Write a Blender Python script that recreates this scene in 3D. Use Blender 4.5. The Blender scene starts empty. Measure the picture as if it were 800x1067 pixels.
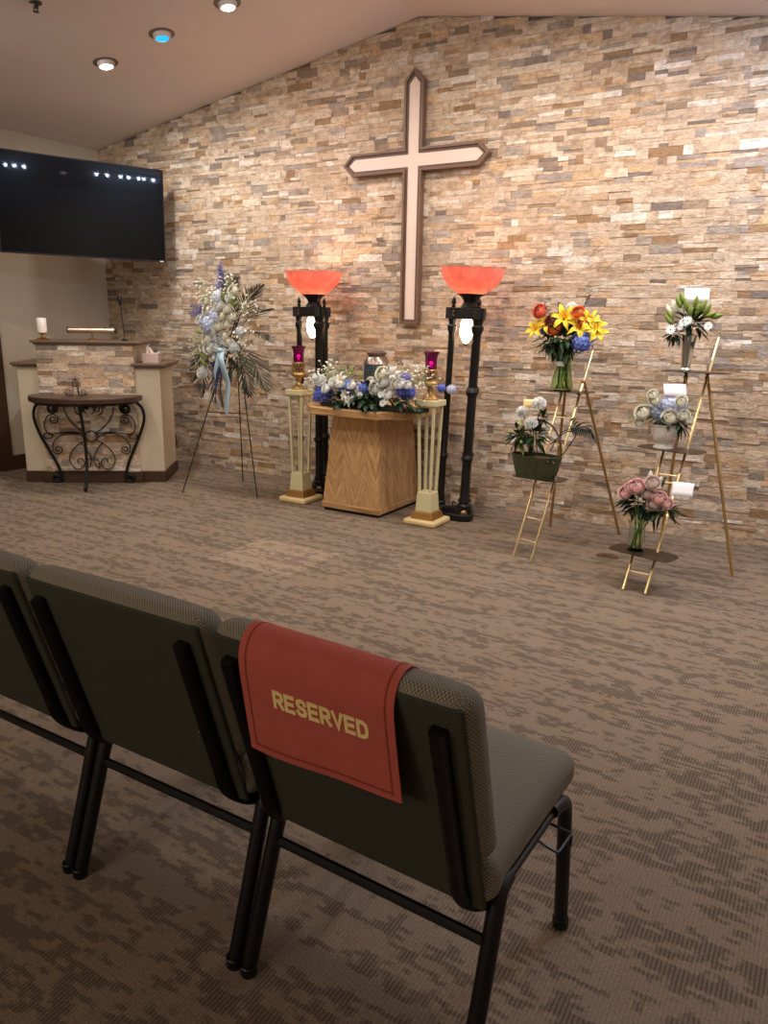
import bpy, math, random
from mathutils import Vector, Matrix, Quaternion
PI = math.pi
random.seed(11)
S = bpy.context.scene
COL = S.collection

# ------------------------------------------------------------------ camera
cam_d = bpy.data.cameras.new('camera'); cam = bpy.data.objects.new('camera', cam_d); COL.objects.link(cam)
cam_d.sensor_fit = 'HORIZONTAL'; cam_d.sensor_width = 36; cam_d.lens = 36*785.8/800
cam_d.clip_start = .05
cr = Vector((.85620, .51636, .01722)); cu = Vector((-.14159, .20246, .96900)); cf = Vector((-.49687, .83209, -.24646))
cam.matrix_world = Matrix(((cr.x, cu.x, -cf.x, 0), (cr.y, cu.y, -cf.y, 0), (cr.z, cu.z, -cf.z, 1.32), (0, 0, 0, 1)))
S.camera = cam
S.view_settings.view_transform = 'Standard'; S.view_settings.look = 'None'
S.view_settings.gamma = 1; S.view_settings.use_curve_mapping = False
S.view_settings.exposure = 0.06

# ------------------------------------------------------------------ world and room light
W = bpy.data.worlds.new('world'); S.world = W; W.use_nodes = True
W.node_tree.nodes['Background'].inputs[0].default_value = (1, .8, .62, 1)
W.node_tree.nodes['Background'].inputs[1].default_value = .0

def lamp(name, kind, loc, power, color=(1, .8, .6), size=.1, aim=None, spot=None, blend=.6):
    d = bpy.data.lights.new(name, kind); d.energy = power; d.color = color
    if kind == 'AREA': d.size = size
    else: d.shadow_soft_size = size
    if spot: d.spot_size = math.radians(spot); d.spot_blend = blend
    o = bpy.data.objects.new(name, d); COL.objects.link(o); o.location = loc
    if aim is not None:
        o.rotation_euler = (Vector(aim)-Vector(loc)).to_track_quat('-Z', 'Y').to_euler()
    return o

WARM = (1, .90, .80)
# recessed ceiling lamps: x, y, power, colour
RIDGE_X, RIDGE_Z, SLOPE = -2.79, 3.307, .163
def ceil_z(x): return RIDGE_Z-SLOPE*abs(x-RIDGE_X)
CANS = [(-4.65, 3.95, 75, (1, .94, .88), 'white'), (-4.10, 3.95, 10, (.35, .7, 1), 'blue'), (-3.55, 3.97, 50, (1, .80, .74), 'pink'),
        (-1.95, 3.95, 50, WARM, 'white'), (-1.25, 3.95, 55, (1, .82, .75), 'white'), (-.45, 3.95, 50, WARM, 'white'), (.55, 3.6, 60, WARM, 'white')]
for x, y, p, c, k in CANS:
    lamp('ceiling_or_fill_spot', 'SPOT', (x, y, ceil_z(x)-.05), p, c, .05, (x, y+.6, .3), 165, .8)
for x, y, p in ((-4.6, 2.5, 50), (-3.0, 2.5, 44), (-1.5, 2.5, 34), (-.1, 2.5, 18), (-4.3, 1.2, 48), (-2.4, 1.2, 48), (-.9, 1.2, 30)):  # added rows without fittings: frontal fill for the wall and flowers
    lamp('ceiling_or_fill_spot', 'SPOT', (x, y, ceil_z(x)-.04), p, WARM, .08, (x, y+2.2, .6) if y > 2 else (x, y+3.0, .8), 125 if y > 2 else 100, .8)
# unseen soft fill lights added in the hall behind the chairs
lamp('hall_fill_point', 'POINT', (-2.2, -2.6, 1.9), 66, (1, .88, .76), .25)
for x, y, p in ((-3.6, -3.2, 10), (-1.2, -3.2, 10)):
    lamp('hall_fill_area', 'AREA', (x, y, 2.7), p, (1, .88, .74), 1.2, (x, y+1.4, 0))

# ------------------------------------------------------------------ materials
def lin(c):
    f = lambda v: (v/12.92 if v <= .04045 else ((v+.055)/1.055)**2.4)
    return tuple(f(v/255) for v in c)+(1,)
MATS = {}
def mat(name, rgb, rough=.6, metal=0, bump=0, bscale=60, var=.12, vscale=8, spec=.5, stretch=None, **kw):
    m = bpy.data.materials.new(name); m.use_nodes = True; nt = m.node_tree; N = nt.nodes; L = nt.links
    b = N['Principled BSDF']; b.inputs['Roughness'].default_value = rough; b.inputs['Metallic'].default_value = metal
    b.inputs['Specular IOR Level'].default_value = spec
    tc = N.new('ShaderNodeTexCoord'); mp = N.new('ShaderNodeMapping'); L.new(tc.outputs['Object'], mp.inputs[0])
    if stretch: mp.inputs['Scale'].default_value = stretch
    n = N.new('ShaderNodeTexNoise'); n.inputs['Scale'].default_value = vscale; n.inputs['Detail'].default_value = 4
    L.new(mp.outputs[0], n.inputs['Vector'])
    mx = N.new('ShaderNodeMix'); mx.data_type = 'RGBA'
    c = lin(rgb); mx.inputs[6].default_value = tuple(v*(1-var) for v in c[:3])+(1,); mx.inputs[7].default_value = tuple(min(1, v*(1+var)) for v in c[:3])+(1,)
    L.new(n.outputs['Fac'], mx.inputs[0]); L.new(mx.outputs[2], b.inputs['Base Color'])
    if bump:
        n2 = N.new('ShaderNodeTexNoise'); n2.inputs['Scale'].default_value = bscale; n2.inputs['Detail'].default_value = 3
        L.new(mp.outputs[0], n2.inputs['Vector'])
        bp = N.new('ShaderNodeBump'); bp.inputs['Strength'].default_value = bump; bp.inputs['Distance'].default_value = .004
        L.new(n2.outputs['Fac'], bp.inputs['Height']); L.new(bp.outputs[0], b.inputs['Normal'])
    for k, v in kw.items(): b.inputs[k].default_value = v
    MATS[name] = m
    return m

def emis(name, rgb, strength):
    m = mat(name, rgb, .4)
    b = m.node_tree.nodes['Principled BSDF']
    b.inputs['Emission Color'].default_value = lin(rgb); b.inputs['Emission Strength'].default_value = strength
    return m

paint = mat('beige_paint', (202, 190, 170), .8, bump=.15, bscale=180, var=.03)
ceilm = mat('ceiling_paint', (226, 217, 212), .9, bump=.35, bscale=120, var=.03)
darkwood = mat('dark_wood', (70, 47, 32), .45, var=.35, vscale=12, stretch=(1, 1, 8))
cabinet_cap = mat('taupe_laminate', (112, 88, 70), .4, var=.08)
panel_tan = mat('tan_panel', (214, 200, 174), .6, bump=.1, bscale=200, var=.04)
black_iron = mat('black_iron', (22, 19, 17), .45, .3, bump=.2, bscale=150, var=.3)
black_enamel = mat('black_enamel', (9, 9, 11), .38, .1, bump=.15, bscale=400, var=.2)
brass = mat('brass', (190, 145, 75), .28, 1, var=.15, bump=.1)
bright_brass = mat('polished_brass', (240, 216, 160), .3, 1, var=.05)
aged_brass = mat('aged_brass', (178, 145, 92), .42, .8, var=.2)
shelf_bronze = mat('dark_bronze_plate', (70, 54, 38), .35, .6, var=.15)
cream = mat('cream_enamel', (214, 205, 160), .45, var=.05)
cream2 = mat('yellow_cream_enamel', (228, 205, 150), .4, var=.05)
gold = mat('gold_paint', (165, 120, 65), .4, .5, var=.12)
white = mat('white_petal', (246, 245, 240), .6, var=.05, bump=.1)
white.node_tree.nodes['Principled BSDF'].inputs['Subsurface Weight'].default_value = .1
ivory = mat('ivory_petal', (246, 243, 226), .6, var=.05)
yellow = mat('yellow_petal', (250, 215, 40), .5, var=.08)
orange = mat('orange_petal', (244, 150, 85), .55, var=.1)
coral = mat('coral_petal', (238, 132, 100), .55, var=.1)
pink = mat('pink_petal', (250, 210, 206), .55, var=.08)
palepink = mat('pale_pink_petal', (240, 222, 212), .55, var=.06)
blue = mat('blue_petal', (112, 134, 214), .6, var=.2, vscale=60)
deepblue = mat('deep_blue_petal', (96, 110, 204), .6, var=.2, vscale=60)
paleblue = mat('pale_blue_petal', (204, 213, 238), .6, var=.1, vscale=60)
iceblue = mat('ice_blue_petal', (222, 230, 240), .6, var=.08, vscale=60)
violet = mat('violet_petal', (128, 124, 186), .6, var=.2, vscale=60)
plum = mat('plum_petal', (130, 66, 78), .6, var=.2)
green = mat('leaf_green', (50, 78, 42), .45, var=.35, vscale=20)
darkgreen = mat('dark_leaf_green', (28, 48, 30), .4, var=.3, vscale=20)
lime = mat('lime_green', (135, 155, 70), .5, var=.2, vscale=30)
palegreen = mat('pale_sage', (165, 175, 130), .6, var=.15, vscale=30)
stemgreen = mat('stem_green', (105, 145, 60), .5, var=.2)
moss = mat('moss', (66, 70, 42), .95, bump=1, bscale=70, var=.6, vscale=45)
soil = mat('brown_moss', (92, 72, 52), .95, bump=1, bscale=120, var=.4, vscale=60)
card = mat('white_card', (226, 222, 220), .6, var=.02)
yellowcard = mat('yellow_card', (240, 215, 150), .6, var=.02)
ribbon = mat('light_blue_ribbon', (170, 198, 212), .4, var=.08)
porcelain = mat('white_porcelain', (240, 236, 226), .3, var=.05)
silver = mat('mercury_silver', (228, 224, 218), .24, 1, var=.2, vscale=40)
wax = mat('white_wax', (240, 232, 220), .4, var=.02)
urnblue = mat('slate_blue_enamel', (62, 76, 88), .35, .3, var=.12)
pewter = mat('copper_pewter', (150, 132, 122), .3, .9, var=.1)
tissue = mat('tissue', (235, 215, 205), .8, var=.03)
tissuebox = mat('pale_pink_box', (214, 190, 182), .7, var=.3, vscale=50)
plastic_white = mat('white_plastic', (225, 222, 215), .4, var=.02)
grey_outlet = mat('dark_plate', (52, 46, 42), .5, var=.1)
brown_plate = mat('brown_floor_plate', (95, 70, 48), .5, .3, var=.1)
redcloth = mat('red_felt', (192, 90, 76), .9, bump=.5, bscale=500, var=.14, vscale=20)
redseam = mat('red_felt_hem', (150, 60, 46), .9, bump=.5, bscale=500, var=.1)
letterm = mat('yellow_lettering', (252, 224, 150), .6, var=.05)
bulb_white = emis('warm_white_bulb', (255, 226, 185), 16)
lens_white = emis('lit_white_lens', (255, 235, 215), 10)
lens_blue = emis('lit_blue_lens', (10, 150, 255), 1.6)
lens_pink = emis('lit_pink_lens', (255, 170, 185), 6)
led = emis('led_dot', (190, 212, 255), 1000)
flame = emis('candle_flame', (255, 150, 220), 8)

def glass(name, rgb, rough=.02, trans=1.0, ior=1.45):
    m = mat(name, rgb, rough, var=0); b = m.node_tree.nodes['Principled BSDF']
    b.inputs['Transmission Weight'].default_value = trans; b.inputs['IOR'].default_value = ior
    return m
clear = glass('clear_glass', (238, 246, 240), ior=1.18)
greenglass = glass('greenish_glass', (205, 222, 190), ior=1.15)
magenta = glass('magenta_glass', (135, 8, 85), .1, .6)
magenta.node_tree.nodes['Principled BSDF'].inputs['Emission Color'].default_value = lin((190, 10, 90))
magenta.node_tree.nodes['Principled BSDF'].inputs['Emission Strength'].default_value = .0

def bowl_glass():
    m = bpy.data.materials.new('red_alabaster_glass'); m.use_nodes = True; N = m.node_tree.nodes; L = m.node_tree.links
    N.remove(N['Principled BSDF'])
    out = N['Material Output']
    n = N.new('ShaderNodeTexNoise'); n.inputs['Scale'].default_value = 6; n.inputs['Detail'].default_value = 6; n.inputs['Distortion'].default_value = 1.5
    tc = N.new('ShaderNodeTexCoord'); L.new(tc.outputs['Object'], n.inputs['Vector'])
    r = N.new('ShaderNodeValToRGB'); r.color_ramp.elements[0].color = lin((230, 148, 134)); r.color_ramp.elements[1].color = lin((247, 192, 175))
    r.color_ramp.elements[0].position = .3; r.color_ramp.elements[1].position = .7
    L.new(n.outputs['Fac'], r.inputs[0])
    d = N.new('ShaderNodeBsdfDiffuse'); t = N.new('ShaderNodeBsdfTranslucent'); g = N.new('ShaderNodeBsdfGlossy'); g.inputs['Roughness'].default_value = .25
    L.new(r.outputs[0], d.inputs[0]); L.new(r.outputs[0], t.inputs[0])
    a = N.new('ShaderNodeMixShader'); a.inputs[0].default_value = .55; L.new(d.outputs[0], a.inputs[1]); L.new(t.outputs[0], a.inputs[2])
    b = N.new('ShaderNodeMixShader'); b.inputs[0].default_value = .04; L.new(a.outputs[0], b.inputs[1]); L.new(g.outputs[0], b.inputs[2])
    L.new(b.outputs[0], out.inputs[0])
    return m
bowlm = bowl_glass()

def stone_mat():
    m = bpy.data.materials.new('ledger_stone'); m.use_nodes = True; N = m.node_tree.nodes; L = m.node_tree.links
    b = N['Principled BSDF']; b.inputs['Roughness'].default_value = .85; b.inputs['Specular IOR Level'].default_value = .25
    at = N.new('ShaderNodeAttribute'); at.attribute_name = 'Col'
    tc = N.new('ShaderNodeTexCoord')
    mp = N.new('ShaderNodeMapping'); mp.inputs['Scale'].default_value = (1, 1, 1.8); L.new(tc.outputs['Object'], mp.inputs[0])
    n = N.new('ShaderNodeTexNoise'); n.inputs['Scale'].default_value = 26; n.inputs['Detail'].default_value = 8; n.inputs['Roughness'].default_value = .68
    L.new(mp.outputs[0], n.inputs['Vector'])
    r = N.new('ShaderNodeMapRange'); r.inputs[1].default_value = .3; r.inputs[2].default_value = .7; r.inputs[3].default_value = .62; r.inputs[4].default_value = 1.22
    L.new(n.outputs['Fac'], r.inputs[0])
    mu = N.new('ShaderNodeMix'); mu.data_type = 'RGBA'; mu.blend_type = 'MULTIPLY'; mu.inputs[0].default_value = 1
    L.new(at.outputs['Color'], mu.inputs[6]); L.new(r.outputs[0], mu.inputs[7])
    # dark pits and rust veins of travertine
    n3 = N.new('ShaderNodeTexNoise'); n3.inputs['Scale'].default_value = 13; n3.inputs['Detail'].default_value = 10; n3.inputs['Distortion'].default_value = .35
    L.new(mp.outputs[0], n3.inputs['Vector'])
    r3 = N.new('ShaderNodeMapRange'); r3.inputs[1].default_value = .55; r3.inputs[2].default_value = .64; r3.inputs[3].default_value = 0; r3.inputs[4].default_value = .45
    L.new(n3.outputs['Fac'], r3.inputs[0])
    m2 = N.new('ShaderNodeMix'); m2.data_type = 'RGBA'; m2.inputs[7].default_value = lin((128, 98, 70))
    L.new(r3.outputs[0], m2.inputs[0]); L.new(mu.outputs[2], m2.inputs[6]); L.new(m2.outputs[2], b.inputs['Base Color'])
    bp = N.new('ShaderNodeBump'); bp.inputs['Strength'].default_value = .9; bp.inputs['Distance'].default_value = .008
    n4 = N.new('ShaderNodeTexNoise'); n4.inputs['Scale'].default_value = 45; n4.inputs['Detail'].default_value = 6
    L.new(mp.outputs[0], n4.inputs['Vector']); L.new(n4.outputs['Fac'], bp.inputs['Height']); L.new(bp.outputs[0], b.inputs['Normal'])
    return m
stone = stone_mat()

def carpet_mat():
    m = bpy.data.materials.new('ribbed_carpet'); m.use_nodes = True; N = m.node_tree.nodes; L = m.node_tree.links
    b = N['Principled BSDF']; b.inputs['Roughness'].default_value = .95; b.inputs['Specular IOR Level'].default_value = .1
    tc = N.new('ShaderNodeTexCoord'); sp = N.new('ShaderNodeSeparateXYZ'); L.new(tc.outputs['Object'], sp.inputs[0])
    def M(op, a, c=None, v2=None):
        n = N.new('ShaderNodeMath'); n.operation = op
        for i, s in enumerate((a, c, v2)):
            if s is None: continue
            if isinstance(s, (int, float)): n.inputs[i].default_value = s
            else: L.new(s, n.inputs[i])
        return n.outputs[0]
    X, Y = sp.outputs[0], sp.outputs[1]
    rib = .0092
    qx = M('FLOOR', M('DIVIDE', X, rib)); fx = M('FRACT', M('DIVIDE', X, rib))
    ribw = M('SINE', M('MULTIPLY', fx, PI))                     # 0 in the groove, 1 on the rib
    def noise(vx, vy, vz, scale, detail=2):
        c = N.new('ShaderNodeCombineXYZ')
        for i, v in enumerate((vx, vy, vz)):
            if isinstance(v, (int, float)): c.inputs[i].default_value = v
            else: L.new(v, c.inputs[i])
        n = N.new('ShaderNodeTexNoise'); n.inputs['Scale'].default_value = scale; n.inputs['Detail'].default_value = detail
        L.new(c.outputs[0], n.inputs['Vector']); return n.outputs['Fac']
    qxw = M('MULTIPLY', qx, rib)
    jit = M('MULTIPLY', noise(qx, 0.0, 3.0, .77, 0), .010)
    yy = M('ADD', Y, jit)
    yq = M('MULTIPLY', M('FLOOR', M('DIVIDE', yy, .012)), .012)
    patch = noise(M('MULTIPLY', qxw, 15), M('MULTIPLY', yq, 44), 0.0, 1.0, 2.5)
    patch2 = noise(M('MULTIPLY', qxw, 3.0), M('MULTIPLY', yq, 7), 5.0, 1.0, 1)
    v = M('ADD', M('MULTIPLY', patch, .75), M('ADD', M('MULTIPLY', patch2, .35), M('MULTIPLY', M('SINE', M('MULTIPLY', yq, 2*PI/.108)), .045)))
    rr = N.new('ShaderNodeMapRange'); rr.interpolation_type = 'SMOOTHSTEP'; rr.inputs[1].default_value = .545; rr.inputs[2].default_value = .60
    L.new(v, rr.inputs[0]); dark = rr.outputs[0]
    fine = noise(X, Y, 0.0, 200, 2)
    groove = M('SUBTRACT', 1.0, ribw)
    amt = M('MULTIPLY', dark, M('ADD', .30, M('MULTIPLY', groove, .45)))
    mx = N.new('ShaderNodeMix'); mx.data_type = 'RGBA'; mx.inputs[6].default_value = lin((152, 134, 116)); mx.inputs[7].default_value = lin((64, 56, 49))
    L.new(amt, mx.inputs[0])
    # hue drift: browner and greyer areas
    hd = noise(X, Y, 8.0, 3.0, 3)
    m2 = N.new('ShaderNodeMix'); m2.data_type = 'RGBA'; m2.blend_type = 'MULTIPLY'; L.new(M('MULTIPLY', hd, .8), m2.inputs[0])
    L.new(mx.outputs[2], m2.inputs[6]); m2.inputs[7].default_value = (.92, .90, .82, 1)
    # one paler rectangle
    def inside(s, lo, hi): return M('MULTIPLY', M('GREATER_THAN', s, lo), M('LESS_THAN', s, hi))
    pale_rect = M('MULTIPLY', inside(X, -2.93, -2.36), inside(Y, 2.97, 3.47))
    gain = M('ADD', M('ADD', .34, M('MULTIPLY', fine, 1.0)), M('MULTIPLY', pale_rect, .24))
    gain = M('MULTIPLY', gain, M('SUBTRACT', 1.0, M('MULTIPLY', groove, .16)))
    m3 = N.new('ShaderNodeMix'); m3.data_type = 'RGBA'; m3.blend_type = 'MULTIPLY'; m3.inputs[0].default_value = 1
    L.new(m2.outputs[2], m3.inputs[6]); L.new(gain, m3.inputs[7]); L.new(m3.outputs[2], b.inputs['Base Color'])
    bp = N.new('ShaderNodeBump'); bp.inputs['Strength'].default_value = .5; bp.inputs['Distance'].default_value = .002
    L.new(M('ADD', ribw, fine), bp.inputs['Height']); L.new(bp.outputs[0], b.inputs['Normal'])
    return m
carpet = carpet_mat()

def fabric_mat(name, c0, c1, k=.0066):
    m = bpy.data.materials.new(name); m.use_nodes = True; N = m.node_tree.nodes; L = m.node_tree.links
    b = N['Principled BSDF']; b.inputs['Roughness'].default_value = .9; b.inputs['Specular IOR Level'].default_value = .2
    tc = N.new('ShaderNodeTexCoord'); sp = N.new('ShaderNodeSeparateXYZ'); L.new(tc.outputs['Object'], sp.inputs[0])
    def M(op, a, c=None):
        n = N.new('ShaderNodeMath'); n.operation = op
        for i, s in enumerate((a, c)):
            if s is None: continue
            if isinstance(s, (int, float)): n.inputs[i].default_value = s
            else: L.new(s, n.inputs[i])
        return n.outputs[0]
    w = [M('SINE', M('MULTIPLY', sp.outputs[i], 2*PI/k)) for i in range(3)]
    geo = N.new('ShaderNodeNewGeometry'); ab = N.new('ShaderNodeVectorMath'); ab.operation = 'ABSOLUTE'; L.new(geo.outputs['Normal'], ab.inputs[0])
    sn = N.new('ShaderNodeSeparateXYZ'); L.new(ab.outputs[0], sn.inputs[0])
    s = M('ADD', M('MULTIPLY', M('MULTIPLY', w[1], w[2]), sn.outputs[0]), M('MULTIPLY', M('MULTIPLY', w[0], w[2]), sn.outputs[1]))
    s = M('ADD', s, M('MULTIPLY', M('MULTIPLY', w[0], w[1]), sn.outputs[2]))
    f = M('ADD', M('MULTIPLY', s, .5), .5)
    n = N.new('ShaderNodeTexNoise'); n.inputs['Scale'].default_value = 300; L.new(tc.outputs['Object'], n.inputs['Vector'])
    f = M('ADD', M('MULTIPLY', f, .75), M('MULTIPLY', n.outputs['Fac'], .25))
    mx = N.new('ShaderNodeMix'); mx.data_type = 'RGBA'; mx.inputs[6].default_value = lin(c0); mx.inputs[7].default_value = lin(c1)
    L.new(f, mx.inputs[0]); L.new(mx.outputs[2], b.inputs['Base Color'])
    bp = N.new('ShaderNodeBump'); bp.inputs['Strength'].default_value = .5; bp.inputs['Distance'].default_value = .001
    L.new(f, bp.inputs['Height']); L.new(bp.outputs[0], b.inputs['Normal'])
    return m
fabric = fabric_mat('grey_brown_weave', (66, 64, 54), (168, 160, 140))
fabric_shaded = fabric_mat('shaded_back_weave', (38, 38, 31), (84, 82, 68))  # same weave, darkened for the shade on the chair rears

def oak_mat(name='oak', chevron=False):
    m = bpy.data.materials.new(name); m.use_nodes = True; N = m.node_tree.nodes; L = m.node_tree.links
    b = N['Principled BSDF']; b.inputs['Roughness'].default_value = .38
    tc = N.new('ShaderNodeTexCoord'); sp = N.new('ShaderNodeSeparateXYZ'); L.new(tc.outputs['Object'], sp.inputs[0])
    def M(op, a, c=None):
        n = N.new('ShaderNodeMath'); n.operation = op
        for i, s in enumerate((a, c)):
            if s is None: continue
            if isinstance(s, (int, float)): n.inputs[i].default_value = s
            else: L.new(s, n.inputs[i])
        return n.outputs[0]
    X, Y, Z = sp.outputs
    c = N.new('ShaderNodeCombineXYZ')
    if chevron:
        # bookmatched veneer leaves: grain slants up on one leaf and down on the next
        xy = M('ADD', X, Y)
        tri = M('PINGPONG', M('ADD', xy, .08), .085)
        g = M('SUBTRACT', Z, M('MULTIPLY', tri, 2.6))
        L.new(M('MULTIPLY', g, 26), c.inputs[0]); L.new(M('MULTIPLY', tri, 14), c.inputs[1]); L.new(M('MULTIPLY', M('FLOOR', M('DIVIDE', xy, .17)), 3.3), c.inputs[2])
    else:
        L.new(M('MULTIPLY', X, 3), c.inputs[0]); L.new(M('MULTIPLY', Y, 26), c.inputs[1]); L.new(M('MULTIPLY', Z, 40), c.inputs[2])
    n = N.new('ShaderNodeTexNoise'); n.inputs['Scale'].default_value = 1.4; n.inputs['Detail'].default_value = 5; n.inputs['Roughness'].default_value = .65; n.inputs['Distortion'].default_value = .4
    L.new(c.outputs[0], n.inputs['Vector'])
    r = N.new('ShaderNodeValToRGB'); e = r.color_ramp.elements
    e[0].position = .3; e[0].color = lin((150, 106, 62)); e[1].position = .62; e[1].color = lin((214, 172, 120))
    L.new(n.outputs['Fac'], r.inputs[0]); L.new(r.outputs[0], b.inputs['Base Color'])
    return m
oak = oak_mat(); oak_veneer = oak_mat('bookmatched_oak_veneer', True)

def screen_mat():
    m = mat('glossy_black_screen', (3, 3, 3), .2, var=.0, spec=.08)
    b = m.node_tree.nodes['Principled BSDF']; b.inputs['Coat Weight'].default_value = .3; b.inputs['Coat Roughness'].default_value = .03
    return m
screen = screen_mat()

# ------------------------------------------------------------------ mesh helpers
class MB:
    def __init__(s): s.v = []; s.f = []; s.m = []; s.c = []; s.mi = 0; s.col = None
    def add(s, vs, fs):
        o = len(s.v); s.v += [tuple(v) for v in vs]
        for f in fs:
            s.f.append(tuple(o+i for i in f)); s.m.append(s.mi); s.c.append(s.col)
        return s
    def box(s, x0, x1, y0, y1, z0, z1):
        vs = [(x, y, z) for z in (z0, z1) for y in (y0, y1) for x in (x0, x1)]
        return s.add(vs, [(0, 2, 3, 1), (4, 5, 7, 6), (0, 1, 5, 4), (1, 3, 7, 5), (3, 2, 6, 7), (2, 0, 4, 6)])
    def hexa(s, bottom, top):
        return s.add(list(bottom)+list(top), [(3, 2, 1, 0), (4, 5, 6, 7), (0, 1, 5, 4), (1, 2, 6, 5), (2, 3, 7, 6), (3, 0, 4, 7)])
    def prism(s, pts, z0, z1):
        n = len(pts); vs = [(p[0], p[1], z0) for p in pts]+[(p[0], p[1], z1) for p in pts]
        return s.add(vs, [tuple(range(n-1, -1, -1)), tuple(range(n, 2*n))]+[(i, (i+1) % n, n+(i+1) % n, n+i) for i in range(n)])
    def tube(s, pts, r, seg=8, caps=True, flat=None):
        pts = [Vector(p) for p in pts]; n = len(pts); rs = r if isinstance(r, (list, tuple)) else [r]*n
        t0 = (pts[1]-pts[0]).normalized(); up = Vector((0, 0, 1)) if abs(t0.z) < .9 else Vector((1, 0, 0))
        a = t0.cross(up).normalized(); vs = []
        for i, p in enumerate(pts):
            t = (pts[min(i+1, n-1)]-pts[max(i-1, 0)]).normalized()
            a = (a-t*a.dot(t)).normalized(); b = t.cross(a)
            for k in range(seg):
                w = 2*PI*k/seg; ca, sb = math.cos(w), math.sin(w)
                if flat: vs.append(p+(a*ca*flat[0]+b*sb*flat[1])*rs[i])
                else: vs.append(p+(a*ca+b*sb)*rs[i])
        fs = [(i*seg+k, i*seg+(k+1) % seg, (i+1)*seg+(k+1) % seg, (i+1)*seg+k) for i in range(n-1) for k in range(seg)]
        if caps: fs += [tuple(range(seg-1, -1, -1)), tuple((n-1)*seg+k for k in range(seg))]
        return s.add(vs, fs)
    def lathe(s, prof, seg=24, c=(0, 0, 0), wave=None, close=False):
        vs = []; n = len(prof)
        for j, (r, z) in enumerate(prof):
            for k in range(seg):
                w = 2*PI*k/seg; rr = r*(1+(wave(w, j) if wave else 0))
                vs.append((c[0]+rr*math.cos(w), c[1]+rr*math.sin(w), c[2]+z))
        fs = [(j*seg+k, j*seg+(k+1) % seg, (j+1)*seg+(k+1) % seg, (j+1)*seg+k) for j in range(n-1) for k in range(seg)]
        if close: fs += [((n-1)*seg+k, (n-1)*seg+(k+1) % seg, (k+1) % seg, k) for k in range(seg)]
        return s.add(vs, fs)
    def ball(s, c, r, sx=1, sy=1, sz=1, seg=8, rings=6):
        vs = []; fs = []
        for j in range(rings+1):
            th = PI*j/rings
            for k in range(seg):
                w = 2*PI*k/seg; vs.append((c[0]+r*sx*math.sin(th)*math.cos(w), c[1]+r*sy*math.sin(th)*math.sin(w), c[2]-r*sz*math.cos(th)))
        for j in range(rings):
            for k in range(seg): fs.append((j*seg+k, j*seg+(k+1) % seg, (j+1)*seg+(k+1) % seg, (j+1)*seg+k))
        return s.add(vs, fs)
    def grid(s, fn, nu, nv):
        vs = [fn(i/nu, j/nv) for j in range(nv+1) for i in range(nu+1)]
        return s.add(vs, [(j*(nu+1)+i, j*(nu+1)+i+1, (j+1)*(nu+1)+i+1, (j+1)*(nu+1)+i) for j in range(nv) for i in range(nu)])
    def leaf(s, base, d, length, width, droop=.3, fold=.15, up=(0, 0, 1), seg=5):
        base = Vector(base); d = Vector(d).normalized(); up = Vector(up)
        side = d.cross(up)
        if side.length < .05: side = d.cross(Vector((1, 0, 0)))
        side.normalize(); nrm = side.cross(d)
        def fn(u, v):
            w = width*math.sin(PI*min(1, v*.96+.02))**.75*(1-.35*v)
            p = base+d*(v*length)+Vector((0, 0, -1))*(droop*length*v*v)
            return p+side*((u-.5)*w)+nrm*(abs(u-.5)*w*fold*2)
        return s.grid(fn, 2, seg)
    def xf(s, M, start=0):
        for i in range(start, len(s.v)): s.v[i] = tuple(M @ Vector(s.v[i]))
        return s
    def mesh(s, name, mats, smooth=35):
        me = bpy.data.meshes.new(name); me.from_pydata(s.v, [], s.f); me.validate(verbose=False)
        for m in (mats if isinstance(mats, (list, tuple)) else [mats]): me.materials.append(m)
        if len(me.polygons) == len(s.m):
            me.polygons.foreach_set('material_index', s.m)
            if any(c is not None for c in s.c):
                ca = me.color_attributes.new('Col', 'FLOAT_COLOR', 'CORNER'); k = 0; buf = []
                for p, c in zip(me.polygons, s.c): buf += list(c or (1, 1, 1, 1))*p.loop_total
                ca.data.foreach_set('color', buf)
        if smooth:
            me.polygons.foreach_set('use_smooth', [True]*len(me.polygons))
            me.set_sharp_from_angle(angle=math.radians(smooth))
        me.update(); return me
    def build(s, name, mats, parent=None, smooth=35, bevel=0, seg=2, loc=None):
        return link(name, s.mesh(name, mats, smooth), parent, bevel, seg, loc)

def link(name, me, parent=None, bevel=0, seg=2, loc=None):
    o = bpy.data.objects.new(name, me); COL.objects.link(o)
    if parent: o.parent = parent
    if loc: o.location = loc
    if bevel:
        b = o.modifiers.new('bevel', 'BEVEL'); b.width = bevel; b.segments = seg; b.limit_method = 'ANGLE'; b.angle_limit = math.radians(40)
        b.harden_normals = False
    return o
def tag(o, label, cat, group=None):
    o['label'] = label; o['category'] = cat
    if group: o['group'] = group
    return o
def thing(name, label, cat, loc=(0, 0, 0), rz=0, group=None):
    o = bpy.data.objects.new(name, None); COL.objects.link(o); o.location = loc; o.rotation_euler = (0, 0, rz); o.empty_display_size = .05
    return tag(o, label, cat, group)
def struct(name, mb, m, **k):
    o = mb.build(name, m, **k); o['kind'] = 'structure'; return o
def copy_tree(o, parent=None):
    c = o.copy(); COL.objects.link(c)
    if parent: c.parent = parent
    for ch in list(o.children): copy_tree(ch, c)
    return c
def spiral(c, r0, r1, a0, turns, n=18):
    return [(c[0]+(r0+(r1-r0)*i/n)*math.cos(a0+turns*2*PI*i/n), c[1]+(r0+(r1-r0)*i/n)*math.sin(a0+turns*2*PI*i/n)) for i in range(n+1)]
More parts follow.
